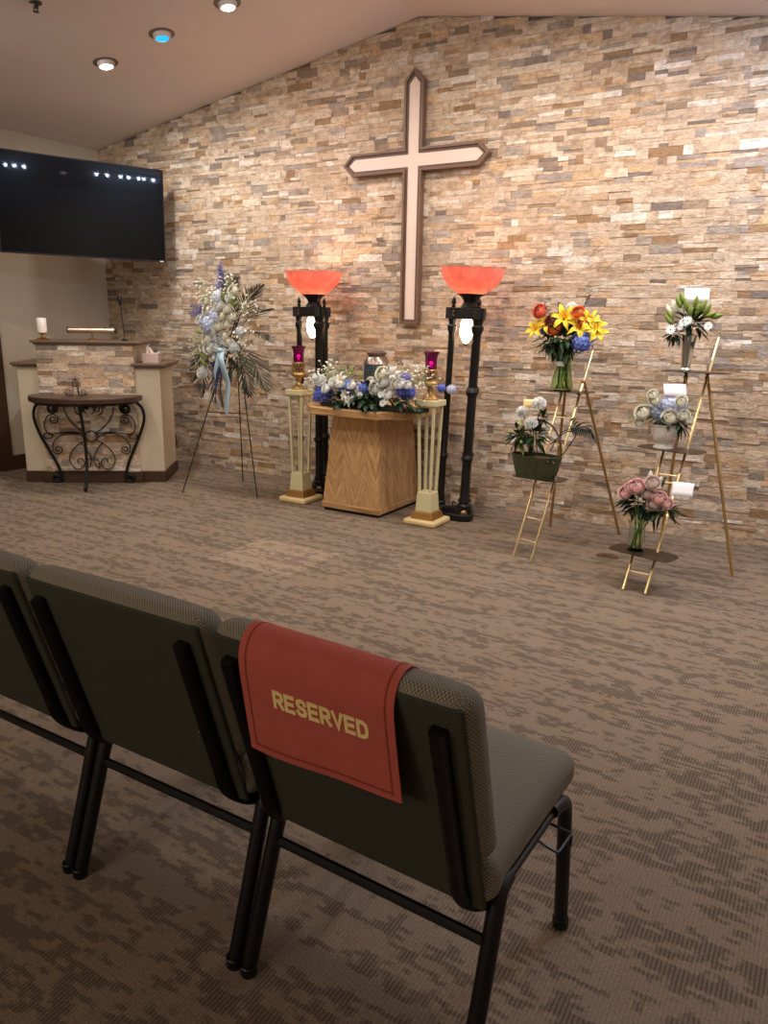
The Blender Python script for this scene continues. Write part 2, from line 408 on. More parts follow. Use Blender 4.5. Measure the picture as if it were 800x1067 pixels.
def smooth_path(pts, n=6):
    P = [Vector(p) for p in pts]; out = []
    for i in range(len(P)-1):
        p0, p1, p2, p3 = P[max(i-1, 0)], P[i], P[i+1], P[min(i+2, len(P)-1)]
        for k in range(n):
            t = k/n; out.append(.5*((2*p1)+(p2-p0)*t+(2*p0-5*p1+4*p2-p3)*t*t+(3*p1-p0-3*p2+p3)*t**3))
    out.append(P[-1]); return out

# ------------------------------------------------------------------ room shell
XL, XR, YW, YB = -6.10, 1.60, 5.03, -6.0
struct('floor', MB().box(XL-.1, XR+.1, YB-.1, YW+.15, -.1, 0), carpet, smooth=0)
def slab(name, xa, xb):
    za, zb = ceil_z(xa), ceil_z(xb); t = .12
    return struct(name, MB().hexa([(xa, YB-.1, za), (xb, YB-.1, zb), (xb, YW+.15, zb), (xa, YW+.15, za)], [(xa, YB-.1, za+t), (xb, YB-.1, zb+t), (xb, YW+.15, zb+t), (xa, YW+.15, za+t)]), ceilm, smooth=0)
slab('ceiling', XL-.1, RIDGE_X); slab('ceiling', RIDGE_X, XR+.1)
zl, zr = ceil_z(XL), ceil_z(XR)
struct('wall_left', MB().box(XL-.1, XL, YB-.1, YW+.15, 0, zl), paint, smooth=0)
struct('wall_right', MB().box(XR, XR+.1, YB-.1, YW+.15, 0, zr), paint, smooth=0)
def gable(y0, y1):
    pts = [(XL, 0), (XR, 0), (XR, zr), (RIDGE_X, RIDGE_Z), (XL, zl)]; n = 5
    vs = [(x, y0, z) for x, z in pts]+[(x, y1, z) for x, z in pts]
    return MB().add(vs, [tuple(range(n)), tuple(range(2*n-1, n-1, -1))]+[(i, n+i, n+(i+1) % n, (i+1) % n) for i in range(n)])
struct('wall_back', gable(YB-.1, YB), paint, smooth=0)

PAL = [((206, 184, 160), 34), ((216, 198, 176), 20), ((196, 172, 146), 20), ((204, 174, 140), 8), ((170, 157, 145), 9),
       ((158, 138, 118), 7), ((160, 130, 98), 4), ((230, 218, 204), 5), ((138, 126, 116), 3)]
def pick():
    t = random.uniform(0, sum(w for _, w in PAL))
    for c, w in PAL:
        t -= w
        if t <= 0: break
    k = random.uniform(.9, 1.08); c = lin(c)
    return (c[0]*k, c[1]*k, c[2]*k, 1)
def stones(mb, x0, x1, z0, z1, top=None, y=0, big=1, gain=1):
    """courses of split-face stone standing proud of plane y towards -y"""
    z = z0
    while z < z1-.004:
        h = random.choice((.034, .042, .048, .054))*big; h = min(h, z1-z)
        x = x0-random.uniform(0, .15)
        while x < x1:
            w = random.choice((.05, .08, .10, .13, .16, .20))*big*random.uniform(.85, 1.15)
            parts = [(z, z+h)]
            if random.random() < .42:
                s = random.choice((.38, .5, .6)); parts = [(z, z+h*s), (z+h*s, z+h)]
            for a, b in parts:
                xa, xb = max(x, x0), min(x+w, x1)
                if xb-xa < .004: continue
                if top:
                    ta, tb = top(xa), top(xb)
                    if a >= min(ta, tb): continue
                else: ta = tb = 1e9
                d = random.uniform(.004, .010); j = lambda: random.uniform(-.0025, .0025)
                mb.col = tuple(min(.92, q*gain) for q in pick()[:3])+(1,); g = .0005
                za, zb = min(b, ta)-g, min(b, tb)-g
                mb.add([(xa+g, y-d+j(), a+g), (xb-g, y-d+j(), a+g), (xb-g, y-d+j(), zb), (xa+g, y-d+j(), za),
                        (xa+g, y+.012, a+g), (xb-g, y+.012, a+g), (xb-g, y+.012, zb), (xa+g, y+.012, za)],
                       [(0, 1, 2, 3), (1, 5, 6, 2), (4, 0, 3, 7), (3, 2, 6, 7), (4, 5, 1, 0)])
            x += w
        z += h
    mb.col = None
    return mb
mb = gable(YW+.01, YW+.15); mb.c = [lin((110, 95, 80))]*len(mb.f)
stones(mb, XL, XR, 0, RIDGE_Z, ceil_z, YW)
struct('wall_front', mb, stone, smooth=0)

struct('baseboard_left', MB().box(XL, XL+.018, 3.885, YW, 0, .125), darkwood, bevel=.004)
struct('baseboard_right', MB().box(XR-.018, XR, YB, YW-.03, 0, .125), darkwood, bevel=.004)
struct('baseboard_back', MB().box(XL, XR, YB, YB+.018, 0, .125), darkwood, bevel=.004)
# door on the left wall (its casing just enters the frame)
d = MB().box(XL-.02, XL+.022, 3.785, 3.885, 0, 2.13).box(XL-.02, XL+.022, 2.80, 2.90, 0, 2.13).box(XL-.02, XL+.022, 2.80, 3.885, 2.13, 2.23)
struct('trim_1', d, darkwood, bevel=.005)
struct('door_1', MB().box(XL-.02, XL+.008, 2.90, 3.785, .005, 2.13), darkwood)

# ------------------------------------------------------------------ ceiling fittings
def can(x, y, kind, n):
    zt = ceil_z(x); sl = math.atan(SLOPE)*(1 if x < RIDGE_X else -1)
    names = {'white': 'lit white recessed ceiling spotlight, nearest the television', 'blue': 'blue recessed ceiling spotlight between the white and the pink one',
             'pink': 'pink glowing recessed ceiling spotlight nearest the ridge at the top edge'}
    lab = names[kind] if n < 3 else 'recessed ceiling spotlight '+('just right of the ceiling ridge', 'above the left brass easel', 'above the right brass easel', 'last in its row, by the right wall')[n-3]
    t = thing('ceiling_spotlight', lab, 'ceiling light', (x, y, zt), 0, 'recessed spotlights in a row before the stone wall')
    t.rotation_euler = (0, -sl, 0)
    MB().lathe([(.056, .001), (.06, -.004), (.082, -.004), (.085, .004)], 28).build('trim_ring', cabinet_cap, t)
    MB().lathe([(.044, -.030), (.050, -.031), (.057, -.018), (.058, .006)], 28).build('eyeball', plastic_white, t)
    MB().lathe([(.001, -.024), (.03, -.024), (.045, -.026)], 24).build('lens', {'white': lens_white, 'blue': lens_blue, 'pink': lens_pink}[kind], t)
for i, (x, y, p, c, k) in enumerate(CANS): can(x, y, k, i)
t = thing('sprinkler', 'small dark fire sprinkler head on the sloping ceiling', 'sprinkler', (-4.302, 3.179, ceil_z(-4.302)))
MB().lathe([(.001, -.002), (.034, -.004), (.036, .004)], 20).build('escutcheon', grey_outlet, t)
MB().tube([(0, 0, 0), (0, 0, -.03)], .008).tube(smooth_path([(-.014, 0, -.012), (-.02, 0, -.03), (0, 0, -.045), (.02, 0, -.03), (.014, 0, -.012)], 4), .003).lathe([(.001, -.048), (.018, -.047), (.018, -.044), (.001, -.044)], 12).build('head', grey_outlet, t)
# row of little lamps on the far slope that the television mirrors
t = thing('track_light', 'row of small bluish spotlights mirrored at the top of the television screen', 'ceiling light', (.30, 3.9, ceil_z(.30)))
MB().box(-.02, .02, -1.15, 1.05, -.022, -.002).build('rail', plastic_white, t)
for yy in (2.89, 3.0, 3.12, 4.06, 4.20, 4.38, 4.49, 4.63, 4.70, 4.83):
    h_ = MB().lathe([(.001, -.03), (.022, -.032), (.026, -.05), (.024, -.052)], 12, (0, yy-3.9, 0)).build('spot_head', plastic_white, t)
    MB().ball((0, yy-3.9, -.054), .016).build('bulb', led, h_)

# ------------------------------------------------------------------ television
TR = Vector((-5.04831, 4.8, 2.48511)); th, ti, TH, TW = .36263, .049, .7227, 1.285
a = Vector((-math.sin(th), -math.cos(th), 0)); nn = Vector((math.cos(th), -math.sin(th), 0))
dn = Vector((0, 0, -1))*math.cos(ti)-nn*math.sin(ti)
fx, fz = -a, -dn; fy = fz.cross(fx)    # fy points into the wall
t = thing('television', 'large black flat television tilted down in the corner, two light rows mirrored in it', 'television')
cen = TR+a*(TW/2)+dn*(TH/2)
t.matrix_world = Matrix(((fx.x, fy.x, fz.x, cen.x), (fx.y, fy.y, fz.y, cen.y), (fx.z, fy.z, fz.z, cen.z), (0, 0, 0, 1)))
w2, h2 = TW/2, TH/2
MB().box(-w2, w2, .004, .035, -h2, h2).box(-w2*.6, w2*.6, .035, .065, -h2*.7, h2*.5).build('housing', black_enamel, t, bevel=.004)
b_ = .008
MB().box(-w2+b_, w2-b_, .0015, .006, -h2+b_*1.6, h2-b_).build('screen', screen, t)
fr = MB().box(-w2, w2, -.002, .006, h2-b_, h2).box(-w2, w2, -.002, .006, -h2, -h2+b_*1.6).box(-w2, -w2+b_, -.002, .006, -h2, h2).box(w2-b_, w2, -.002, .006, -h2, h2)
fr.build('bezel', black_enamel, t)
MB().box(w2-.05, w2-.018, -.004, -.001, -h2+.002, -h2+.011).build('corner_sticker', plastic_white, t)['label'] = 'small white sticker on lower bezel corner'
MB().box(-.2, .2, .062, .085, -.2, .2).tube([(0, .08, 0), (-.15, .28, 0), (-.02, .38, .01)], .02).build('wall_arm', black_enamel, t)

# ------------------------------------------------------------------ cross on the stone wall
def cross_outline(w, L, Tt, B, tip):
    # w half width, L arm half length, Tt top, B bottom; pointed ends except the foot
    return [(-w, B), (w, B), (w, -w), (L-tip, -w), (L, 0), (L-tip, w), (w, w), (w, Tt-tip), (0, Tt), (-w, Tt-tip), (-w, w), (-L+tip, w), (-L, 0), (-L+tip, -w), (-w, -w)]
t = thing('wall_cross', 'large pointed wooden cross with pale inlay and brown border hung on the stone wall', 'cross', (-2.783, YW-.022, 2.405))
def flat_xz(pts, y0, y1):
    n = len(pts); vs = [(p[0], y0, p[1]) for p in pts]+[(p[0], y1, p[1]) for p in pts]
    return MB().add(vs, [tuple(range(n)), tuple(range(2*n-1, n-1, -1))]+[(i, n+i, n+(i+1) % n, (i+1) % n) for i in range(n)])
def ring_xz(po, pi, y0, y1):
    n = len(po); mb = MB(); vs = [(p[0], y0, p[1]) for p in po]+[(p[0], y0, p[1]) for p in pi]+[(p[0], y1, p[1]) for p in po]+[(p[0], y1, p[1]) for p in pi]; fs = []
    for i in range(n):
        j = (i+1) % n; fs += [(i, j, n+j, n+i), (i, 2*n+i, 2*n+j, j), (n+i, n+j, 3*n+j, 3*n+i)]
    return mb.add(vs, fs)
o0 = cross_outline(.074, .578, .575, -1.108, .075); o1 = cross_outline(.058, .556, .553, -1.092, .062); o2 = cross_outline(.043, .536, .530, -1.077, .05)
frame_w = mat('cross_frame_wood', (112, 84, 66), .5, var=.3, vscale=14, stretch=(1, 1, 6))
frame_w2 = mat('cross_inner_moulding', (88, 64, 50), .5, var=.25, vscale=14)
inlay = mat('pale_whitewashed_wood', (222, 202, 188), .6, var=.06, vscale=10, stretch=(1, 1, 8))
ring_xz(o0, o1, -.052, .0).build('outer_border', frame_w, t, smooth=0)
ring_xz(o1, o2, -.042, .0).build('inner_moulding', frame_w2, t, smooth=0)
flat_xz(o2, -.034, -.0).build('inlay', inlay, t, smooth=0)
MB().tube([(-.005, -.03, .57), (-.022, -.02, .60), (-.045, .0, .635)], .0022, 5).build('hanging_wire', aged_brass, t)

# ------------------------------------------------------------------ lectern (turned to face the room)
LO = Vector((-5.56, 3.64, 0)); LA = math.atan2(.584, .812)
lect = thing('lectern', 'stone-fronted lectern with tan side wings and dark cap rails in the left corner', 'lectern', LO, LA)
MB().box(.017, .20, .0, .50, .09, .93).box(.20, .89, .06, .5, .09, .93).box(.89, 1.111, .0, .50, .09, .93).build('wing_cabinet', panel_tan, lect, bevel=.003)
MB().box(.01, 1.122, -.012, .508, 0, .09).box(.165, .94, -.035, -.01, 0, .09).build('kick_board', darkwood, lect, bevel=.004)
for xa, xb in ((-.02, .185), (.895, 1.165)):
    MB().box(xa, xb, -.035, .54, .935, .957).box(xa+.012, xb-.012, -.022, .52, .92, .937).build('wing_cap', cabinet_cap, lect, bevel=.004)
MB().box(.185, .915, -.018, .42, .09, 1.10).build('centre_tower', panel_tan, lect)
sm = MB(); stones(sm, .183, .917, .092, 1.098, None, -.022, 1.2, 1.22)
sm.build('stone_facing', stone, lect, smooth=0)
MB().box(.15, .985, -.05, .46, 1.105, 1.125).box(.168, .95, -.038, .44, 1.092, 1.107).build('top_cap', cabinet_cap, lect, bevel=.004)
def lp(u, n, z=0): return (LO.x+.812*u-.584*n, LO.y+.584*u+.812*n, z)
# brass candle on the cap
t = thing('candlestick', 'low brass candlestick holding a white pillar candle on the lectern top', 'candlestick', lp(.215, .06, 1.125), LA)
MB().lathe([(.001, 0), (.05, .001), (.052, .006), (.03, .012), (.012, .02), (.009, .035), (.014, .045), (.03, .05), (.032, .055), (.001, .056)], 20).build('holder', brass, t)
t = MB().lathe([(.001, 0), (.036, 0), (.0365, .105), (.033, .11), (.02, .104), (.001, .102)], 20).tube([(0, 0, .1), (.001, 0, .118)], .0015, 5)
t = t.build('pillar_candle', wax, loc=lp(.215, .06, 1.181)); tag(t, 'white pillar candle standing in the brass candlestick on the lectern', 'candle')
# reading lamp
t = thing('reading_lamp', 'brass tube reading lamp on the lectern top', 'lamp', lp(.56, .18, 1.125), LA)
MB().lathe([(.001, 0), (.04, 0), (.04, .008), (.012, .014), (.001, .014)], 18).build('base', brass, t)
MB().tube([(0, 0, .01), (0, 0, .06)], .006).build('stem', brass, t)
MB().tube([(-.185, 0, .077), (-.183, 0, .077), (.183, 0, .077), (.185, 0, .077)], [.016, .023, .023, .016], 18).build('shade_tube', mat('satin_nickel_brass', (205, 190, 170), .3, 1), t)
for s in (-1, 1): MB().tube([(s*.190, 0, .077), (s*.180, 0, .077)], .0240, 18).build('end_cap', black_enamel, t)
# gooseneck microphone
t = thing('microphone', 'thin black gooseneck microphone rising from the right of the lectern top', 'microphone', lp(.83, .1, 1.125), LA)
MB().lathe([(.001, 0), (.022, 0), (.022, .012), (.006, .016), (.001, .016)], 14).build('base', black_enamel, t)
MB().tube(smooth_path([(0, 0, .01), (-.003, 0, .1), (-.008, 0, .2), (-.015, 0, .28)]), .0035, 6).build('gooseneck', black_enamel, t)
MB().lathe([(.001, 0), (.012, .002), (.013, .04), (.018, .045), (.018, .07), (.010, .085), (.001, .088)], 12, (-.015, 0, .27)).build('capsule', black_enamel, t)
# tissue box
t = thing('tissue_box', 'small pale pink tissue box on the right wing of the lectern', 'tissue box', lp(1.03, .12, .957), LA)
MB().box(-.062, .062, -.055, .055, 0, .075).build('carton', tissuebox, t, bevel=.002)
MB().grid(lambda u, v: ((u-.55)*.07*(1-.5*v)-.02*v, .012*math.sin(u*9)+.01*v, .07+.055*v+.012*math.sin(u*5)), 8, 4).build('tissue', tissue, t)

# wrought iron console table
t = thing('console_table', 'half-round wood-topped console table with black scrolled iron legs before the lectern', 'console table', lp(.555, -.05), LA)
def halfmoon(r, d, y0=0):
    return [(-r, y0), *[(-r*math.cos(PI*i/28), -d*math.sin(PI*i/28)**.8) for i in range(1, 28)], (r, y0)]
tp = MB().prism(halfmoon(.425, .37), .672, .715)
tp.build('tabletop', mat('walnut_top', (72, 50, 38), .35, var=.3, vscale=6), t, bevel=.008, seg=3)
MB().prism(halfmoon(.39, .34), .655, .672).build('apron', black_iron, t)
def iron(pts, r, y=0, nm='scroll_panel'): return
def xz(p): return [(a_-.555, 0, b_) for a_, b_ in p]
R1, R2 = .012, .0046
for sgn in (-1, 1):
    base = [(.372, .655), (.414, .605), (.424, .52), (.385, .40), (.322, .26), (.272, .14), (.255, .05)] if sgn > 0 else [(.366, .655), (.413, .607), (.425, .521), (.39, .396), (.327, .259), (.272, .141), (.252, .05)]
    foot = [(.262+.0, .03)]
    sp_ = spiral((.288, .042), .036, .012, PI, 1.4, 20)
    path = smooth_path([(sgn*x, 0, z) for x, z in base], 5)+[Vector((sgn*x, 0, z)) for x, z in sp_]
    MB().tube(path, R1, 8).build('leg', black_iron, t)
    MB().tube([(sgn*x, 0, z) for x, z in [(.372, .656)]+spiral((.283, .604), .046, .012, PI/2, 1.5, 22)], .0105, 8).build('scroll_bracket', black_iron, t)
MB().tube(smooth_path([(0.02, -.30, .66), (.027, -.27, .5), (.03, -.25, .35), (.033, -.27, .2), (.035, -.315, .07), (.035, -.345, .02), (.035, -.36, .03), (.035, -.35, .05)], 5), R1, 8).build('leg', black_iron, t)
MB().tube([(.033, -.26, .12), (.03, -.1, .10), (0, 0, .09)], .004, 6).build('brace', black_iron, t)
sc = MB()
sc.tube([(x, 0, z) for x, z in spiral((.003, .382), .043, .043, 0, 1, 24)], R2, 6)
for s in (-1, 1):
    f = lambda pts: [(s*x, 0, z) for x, z in pts]
    sc.tube(smooth_path(f([(.185, .655), (.19, .60), (.16, .52), (.10, .45), (.04, .41)]), 5), R2, 6)          # upper diagonal
    sc.tube(smooth_path(f([(.06, .655), (.05, .60), (.02, .56)]), 4), R2, 6)
    sc.tube(f(spiral((.065, .60), .05, .012, -PI/2, 1.4, 18)), R2, 6)
    sc.tube(smooth_path(f([(.045, .40), (.13, .415), (.22, .41), (.32, .395)]), 5), R2, 6)
    sc.tube(smooth_path(f([(.045, .37), (.12, .405), (.20, .40), (.27, .36), (.30, .31), (.30, .27)]), 5)+[Vector((s*x, 0, z)) for x, z in spiral((.262, .275), .040, .010, 0, -1.5, 20)], R2, 6)
    sc.tube(smooth_path(f([(.32, .395), (.35, .44), (.345, .50), (.315, .545), (.285, .555)]), 5)+[Vector((s*x, 0, z)) for x, z in spiral((.278, .515), .040, .010, PI/2, 1.5, 20)], R2, 6)
    sc.tube(f([(.33+.035*math.cos(q), .385+.022*math.sin(q)) for q in [2*PI*i/16 for i in range(17)]]), R2, 6)
    sc.tube(smooth_path(f([(.085, .33), (.14, .28), (.175, .22), (.17, .16), (.13, .115), (.085, .125), (.065, .165), (.085, .20), (.115, .195), (.115, .165)]), 5), R2, 6)
    sc.tube(smooth_path(f([(.085, .33), (.04, .27), (.012, .20), (.025, .14), (.05, .13), (.05, .17), (.03, .195), (-.01, .19)]), 5), R2, 6)
    sc.tube(smooth_path(f([(.085, .33), (.05, .345), (.03, .36)]), 3), R2, 6)
sc.tube([(-.30, 0, .098), (.27, 0, .098)], R2, 6)
sc.build('scroll_panel', black_iron, t)
gm = MB()
for k in range(7):
    gm.ball((-.03+.02*(k % 3)-.01, -.02-.01*(k % 2), .645-.018*(k//2)), .011, sz=1.2, seg=7, rings=5)
for s in (-1, 1): gm.leaf((0, -.01, .65), (s*1, -.1, -.3), .07, .035)
gm.build('leaf_ornament', black_iron, t)
# plate stand on it
t = thing('plate_stand', 'small scrolled black wire plate stand on the console table', 'plate stand', lp(.515, -.2, .715), LA)
st = MB()
for s in (-1, 1):
    st.tube([(s*x, 0, z) for x, z in spiral((.058, .03), .028, .006, 0, -1.6, 22)], .003, 6)
    st.tube(smooth_path([(s*.085, 0, .02), (s*.03, 0, .004), (s*.02, 0, .06), (s*.017, 0, .11), (0, 0, .135)], 5), .003, 6)
    st.tube([(s*.03, 0, .004), (s*.035, .05, .004)], .003, 6)
st.tube([(-.019, 0, .075), (.019, 0, .075)], .004, 6).tube([(0, 0, .13), (0, .06, .004)], .0028, 6)
st.build('wire_frame', black_iron, t)

# wall outlet
t = thing('wall_outlet', 'dark outlet plate low on the stone wall right of the lectern', 'outlet', (-5.318, YW-.02, .20))
MB().box(-.04, .04, -.012, .01, -.06, .06).build('cover_plate', grey_outlet, t, bevel=.003)
for z in (-.028, .028): MB().box(-.016, .016, -.016, -.011, z-.016, z+.016).build('socket', black_enamel, t, bevel=.003)
t = MB().lathe([(.001, .006), (.058, .006), (.066, .0)], 28).box(-.03, .03, -.02, .02, .005, .008).build('floor_outlet', brown_plate, loc=(-1.04, 4.30, 0))
t.scale = (1, .9, 1); tag(t, 'round brown outlet cover set in the carpet between the two easels', 'floor outlet')

# ------------------------------------------------------------------ flower kit (shared meshes, unit size)
def rose_mesh(name, m, seed=0):
    """closed garden rose: overlapping shells of petals, each shell opening a little wider"""
    rnd = random.Random(seed); mb = MB()
    for li, (n, R, t1) in enumerate([(3, .48, 5), (3, .63, 16), (4, .77, 33), (5, .90, 52), (5, 1.04, 74)]):
        for i in range(n):
            a0 = 2*PI*(i+.41*li)/n+rnd.uniform(-.12, .12); w = PI/n*1.32
            def fn(u, v, a0=a0, w=w, R=R, t1=math.radians(t1)):
                an = a0+(u-.5)*2*w; th_ = PI*.80+(t1-PI*.80)*v*(1-.16*(2*u-1)**2)
                k = R*(1+.05*(u-.5))*(1+(.16*((v-.75)/.25)**2 if v > .75 else 0))
                return (k*math.sin(th_)*math.cos(an), k*math.sin(th_)*math.sin(an), .86*k*math.cos(th_)+.08)
            mb.grid(fn, 4, 6)
    mb.ball((0, 0, .06), .46, sz=.86, seg=8, rings=6)
    return mb.mesh(name, m, 80)
def ruffle_mesh(name, m, seed=0):
    rnd = random.Random(seed); mb = MB()
    for i in range(46):
        z = 1-1.35*(i+.5)/46; r = math.sqrt(max(0, 1-z*z)); an = i*2.39996
        d = Vector((r*math.cos(an), r*math.sin(an), z)).normalized(); s = d.cross(Vector((0, 0, 1))).normalized() if abs(d.z) < .99 else Vector((1, 0, 0)); t_ = s.cross(d)
        ph = rnd.uniform(0, 6)
        mb.grid(lambda u, v, d=d, s=s, t_=t_, ph=ph: tuple(d*(.35+.65*v)+s*((u-.5)*.62*(.35+v))+t_*(.10*math.sin(u*11+ph)*v)), 6, 2)
    mb.ball((0, 0, 0), .6, seg=8, rings=6)
    return mb.mesh(name, m, 0)
def hyd_mesh(name, m, seed=0):
    rnd = random.Random(seed); mb = MB()
    for i in range(52):
        z = 1-1.6*(i+.5)/52; r = math.sqrt(max(0, 1-z*z)); an = i*2.39996
        d = Vector((r*math.cos(an), r*math.sin(an), z)); d.normalize(); s = d.orthogonal().normalized(); t_ = s.cross(d); R = rnd.uniform(.88, 1.06); w0 = rnd.uniform(0, PI)
        for k in range(4):
            w = w0+k*PI/2; e = s*math.cos(w)+t_*math.sin(w); e2 = s*math.cos(w+PI/4)+t_*math.sin(w+PI/4); e3 = s*math.cos(w-PI/4)+t_*math.sin(w-PI/4)
            mb.add([d*R*.97, d*R+e3*.14, d*R*1.03+e*.23, d*R+e2*.14], [(0, 1, 2, 3)])
    mb.ball((0, 0, 0), .86, seg=10, rings=7)
    return mb.mesh(name, m, 0)
def lily_mesh(name, m, m2, seed=0, opening=1.0):
    rnd = random.Random(seed); mb = MB()
    for i in range(6):
        a0 = 2*PI*i/6; wd = .42 if i % 2 else .34
        def fn(u, v, a0=a0, wd=wd):
            r = .08+1.0*opening*v**1.25; z = .55*math.sin(v*PI*.62)-.28*v**3
            w = wd*math.sin(PI*min(.97, v*.93+.06))**.8
            x, y = r, (u-.5)*w; z += .10*abs(u-.5)*2*(1-v)
            return (x*math.cos(a0)-y*math.sin(a0), x*math.sin(a0)+y*math.cos(a0), z)
        mb.grid(fn, 4, 7)
    mb.mi = 1
    for i in range(6):
        a0 = 2*PI*i/6+.5; p = Vector((.28*math.cos(a0), .28*math.sin(a0), .55))
        mb.tube([(0, 0, .1), p*.6, p], .014, 4); mb.ball(p, .04, 1, 1, 1.2, 5, 4)
    mb.mi = 0
    mb.lathe([(.02, -.3), (.06, -.2), (.1, .05)], 8)
    return mb.mesh(name, [m, m2], 80)
def bud_mesh(name, m):
    return MB().lathe([(.02, -.5), (.10, -.42), (.2, -.15), (.22, .1), (.16, .4), (.06, .62), (.005, .7)], 9, wave=lambda w, j: .08*math.cos(3*w)).mesh(name, m, 80)
def spike_mesh(name, m, mg, seed=0):
    rnd = random.Random(seed); mb = MB(); mb.mi = 1; mb.tube([(0, 0, -.3), (0, 0, 1.0)], .012, 5); mb.mi = 0
    for i in range(34):
        v = i/34; an = i*2.4; R = .16*(1-.75*v); c = Vector((R*math.cos(an), R*math.sin(an), -.05+1.05*v)); s_ = .10*(1-.6*v)
        for k in range(5):
            w = 2*PI*k/5+rnd.uniform(-.3, .3); e = Vector((math.cos(w), math.sin(w), rnd.uniform(-.5, .7))); q = e.orthogonal().normalized()*.4
            mb.add([c, c+(e*.6+q)*s_, c+e*s_*1.2, c+(e*.6-q)*s_], [(0, 1, 2, 3)])
    return mb.mesh(name, [m, mg], 0)
def filler_mesh(name, m, mg, n=30, seed=0, leafy=False):
    rnd = random.Random(seed); mb = MB()
    for i in range(n):
        d = Vector((rnd.gauss(0, .5), rnd.gauss(0, .5), abs(rnd.gauss(.5, .45)))); d = d if d.length < 1.3 else d.normalized()*1.2
        mb.mi = 1; mb.tube([d*.05, d*.5+Vector((0, 0, .05)), d], .010, 3, caps=False); mb.mi = 0
        s_ = rnd.uniform(.05, .085)
        for k in range(5):
            w = 2*PI*k/5; e = Vector((math.cos(w), math.sin(w), rnd.uniform(-.2, .6))); q = e.orthogonal().normalized()*.5
            mb.add([d, d+(e*.6+q)*s_, d+e*s_*1.3, d+(e*.6-q)*s_], [(0, 1, 2, 3)])
        mb.ball(d, s_*.4, seg=5, rings=3)
    return mb.mesh(name, [m, mg], 0)
def daisy_mesh(name, m, m2):
    mb = MB()
    for i in range(14):
        mb.leaf((0, 0, .05), (math.cos(2*PI*i/14), math.sin(2*PI*i/14), .25), 1, .34, .1)
    mb.mi = 1; mb.ball((0, 0, .08), .2, sz=.6, seg=8, rings=5)
    return mb.mesh(name, [m, m2], 80)
def palm_mesh(name, m, seed=0):
    rnd = random.Random(seed); mb = MB()
    pt = lambda v: Vector((0, .10*math.sin(v*PI), v))
    mb.tube([pt(i/8) for i in range(9)], [.014-.0012*i for i in range(9)], 5)
    for i in range(21):
        v = .18+.82*i/20
        for s in (-1, 1):
            L_ = .42*math.sin(PI*min(.95, .22+.72*v))+.04
            mb.leaf(pt(v), (s*(1-.55*v), rnd.uniform(-.12, .12), .55+.5*v), L_, .030, .06, .3, up=(0, 1, 0), seg=4)
    return mb.mesh(name, m, 80)

KIT = dict(
    white_rose=rose_mesh('rose', white, 1), ivory_rose=rose_mesh('rose', ivory, 2), orange_rose=rose_mesh('rose', orange, 3), coral_rose=rose_mesh('rose', coral, 4),
    pink_rose=rose_mesh('rose', pink, 5), pale_rose=rose_mesh('rose', palepink, 6), plum_rose=rose_mesh('rose', plum, 7),
    carnation=ruffle_mesh('carnation', white, 1), blue_hydrangea=hyd_mesh('hydrangea', blue, 1), deep_hydrangea=hyd_mesh('hydrangea', deepblue, 2), pale_hydrangea=hyd_mesh('hydrangea', paleblue, 3),
    ice_hydrangea=hyd_mesh('hydrangea', iceblue, 4), violet_hydrangea=hyd_mesh('hydrangea', violet, 5), yellow_lily=lily_mesh('lily', yellow, orange, 1), white_lily=lily_mesh('lily', white, yellow, 2, .9),
    green_bud=bud_mesh('lily_bud', lime), white_bud=bud_mesh('tulip', ivory), larkspur=spike_mesh('larkspur', violet, green, 1), filler=filler_mesh('filler_flowers', ivory, palegreen, 30, 1),
    green_filler=filler_mesh('filler_flowers', palegreen, palegreen, 34, 2), daisy=daisy_mesh('daisy', white, lime), palm=palm_mesh('palm_frond', darkgreen, 1))
LABEL = dict(yellow_lily='open yellow lily', plum_rose='dark plum rose', coral_rose='coral rose', orange_rose='orange rose', blue_hydrangea='blue hydrangea head', deep_hydrangea='deep blue hydrangea head',
             pale_hydrangea='pale blue hydrangea head', ice_hydrangea='whitish blue hydrangea head', carnation='white ruffled carnation', pink_rose='pink rose', pale_rose='pale pink rose')
def bloom(kind, parent, p, r, d=(0, -1, .5), roll=None):
    me = KIT[kind]; o = bpy.data.objects.new(me.name.split('.')[0], me); COL.objects.link(o); o.parent = parent
    q = Vector(d).normalized().to_track_quat('Z', 'Y') @ Quaternion((0, 0, 1), random.uniform(0, 6) if roll is None else roll)
    o.matrix_local = Matrix.Translation(Vector(p)) @ q.to_matrix().to_4x4() @ Matrix.Diagonal((r, r, r, 1))
    if kind in LABEL: o['label'] = LABEL[kind]
    return o
def foliage(parent, c, rad, n, L_=(.06, .12), w=.028, m=None, up=.3, name='foliage', droop=.3, seed=5):
    rnd = random.Random(seed); mb = MB(); c = Vector(c)
    for i in range(n):
        d = Vector((rnd.gauss(0, 1), rnd.gauss(0, 1), rnd.gauss(up, .8))).normalized()
        b = c+Vector((d.x*rad[0], d.y*rad[1], d.z*rad[2]))*rnd.uniform(.25, .85)
        mb.mi = rnd.randrange(2)
        mb.leaf(b, d+Vector((0, 0, .1)), rnd.uniform(*L_), w*rnd.uniform(.7, 1.3), droop*rnd.uniform(.2, 1.6))
    o = mb.build(name, m or [green, darkgreen], parent, 80); return o
def stems(parent, tops, base, rad, m=None, r=.0028):
    mb = MB()
    for i, p in enumerate(tops):
        an = i*2.4; b = Vector(base)+Vector((rad*math.cos(an), rad*math.sin(an), 0))
        mid = Vector((base[0]+(p[0]-base[0])*.25, base[1]+(p[1]-base[1])*.25, base[2]+(p[2]-base[2])*.55))
        mb.tube(smooth_path([b, mid, p], 4), r, 5)
    return mb.build('stems', m or stemgreen, parent)
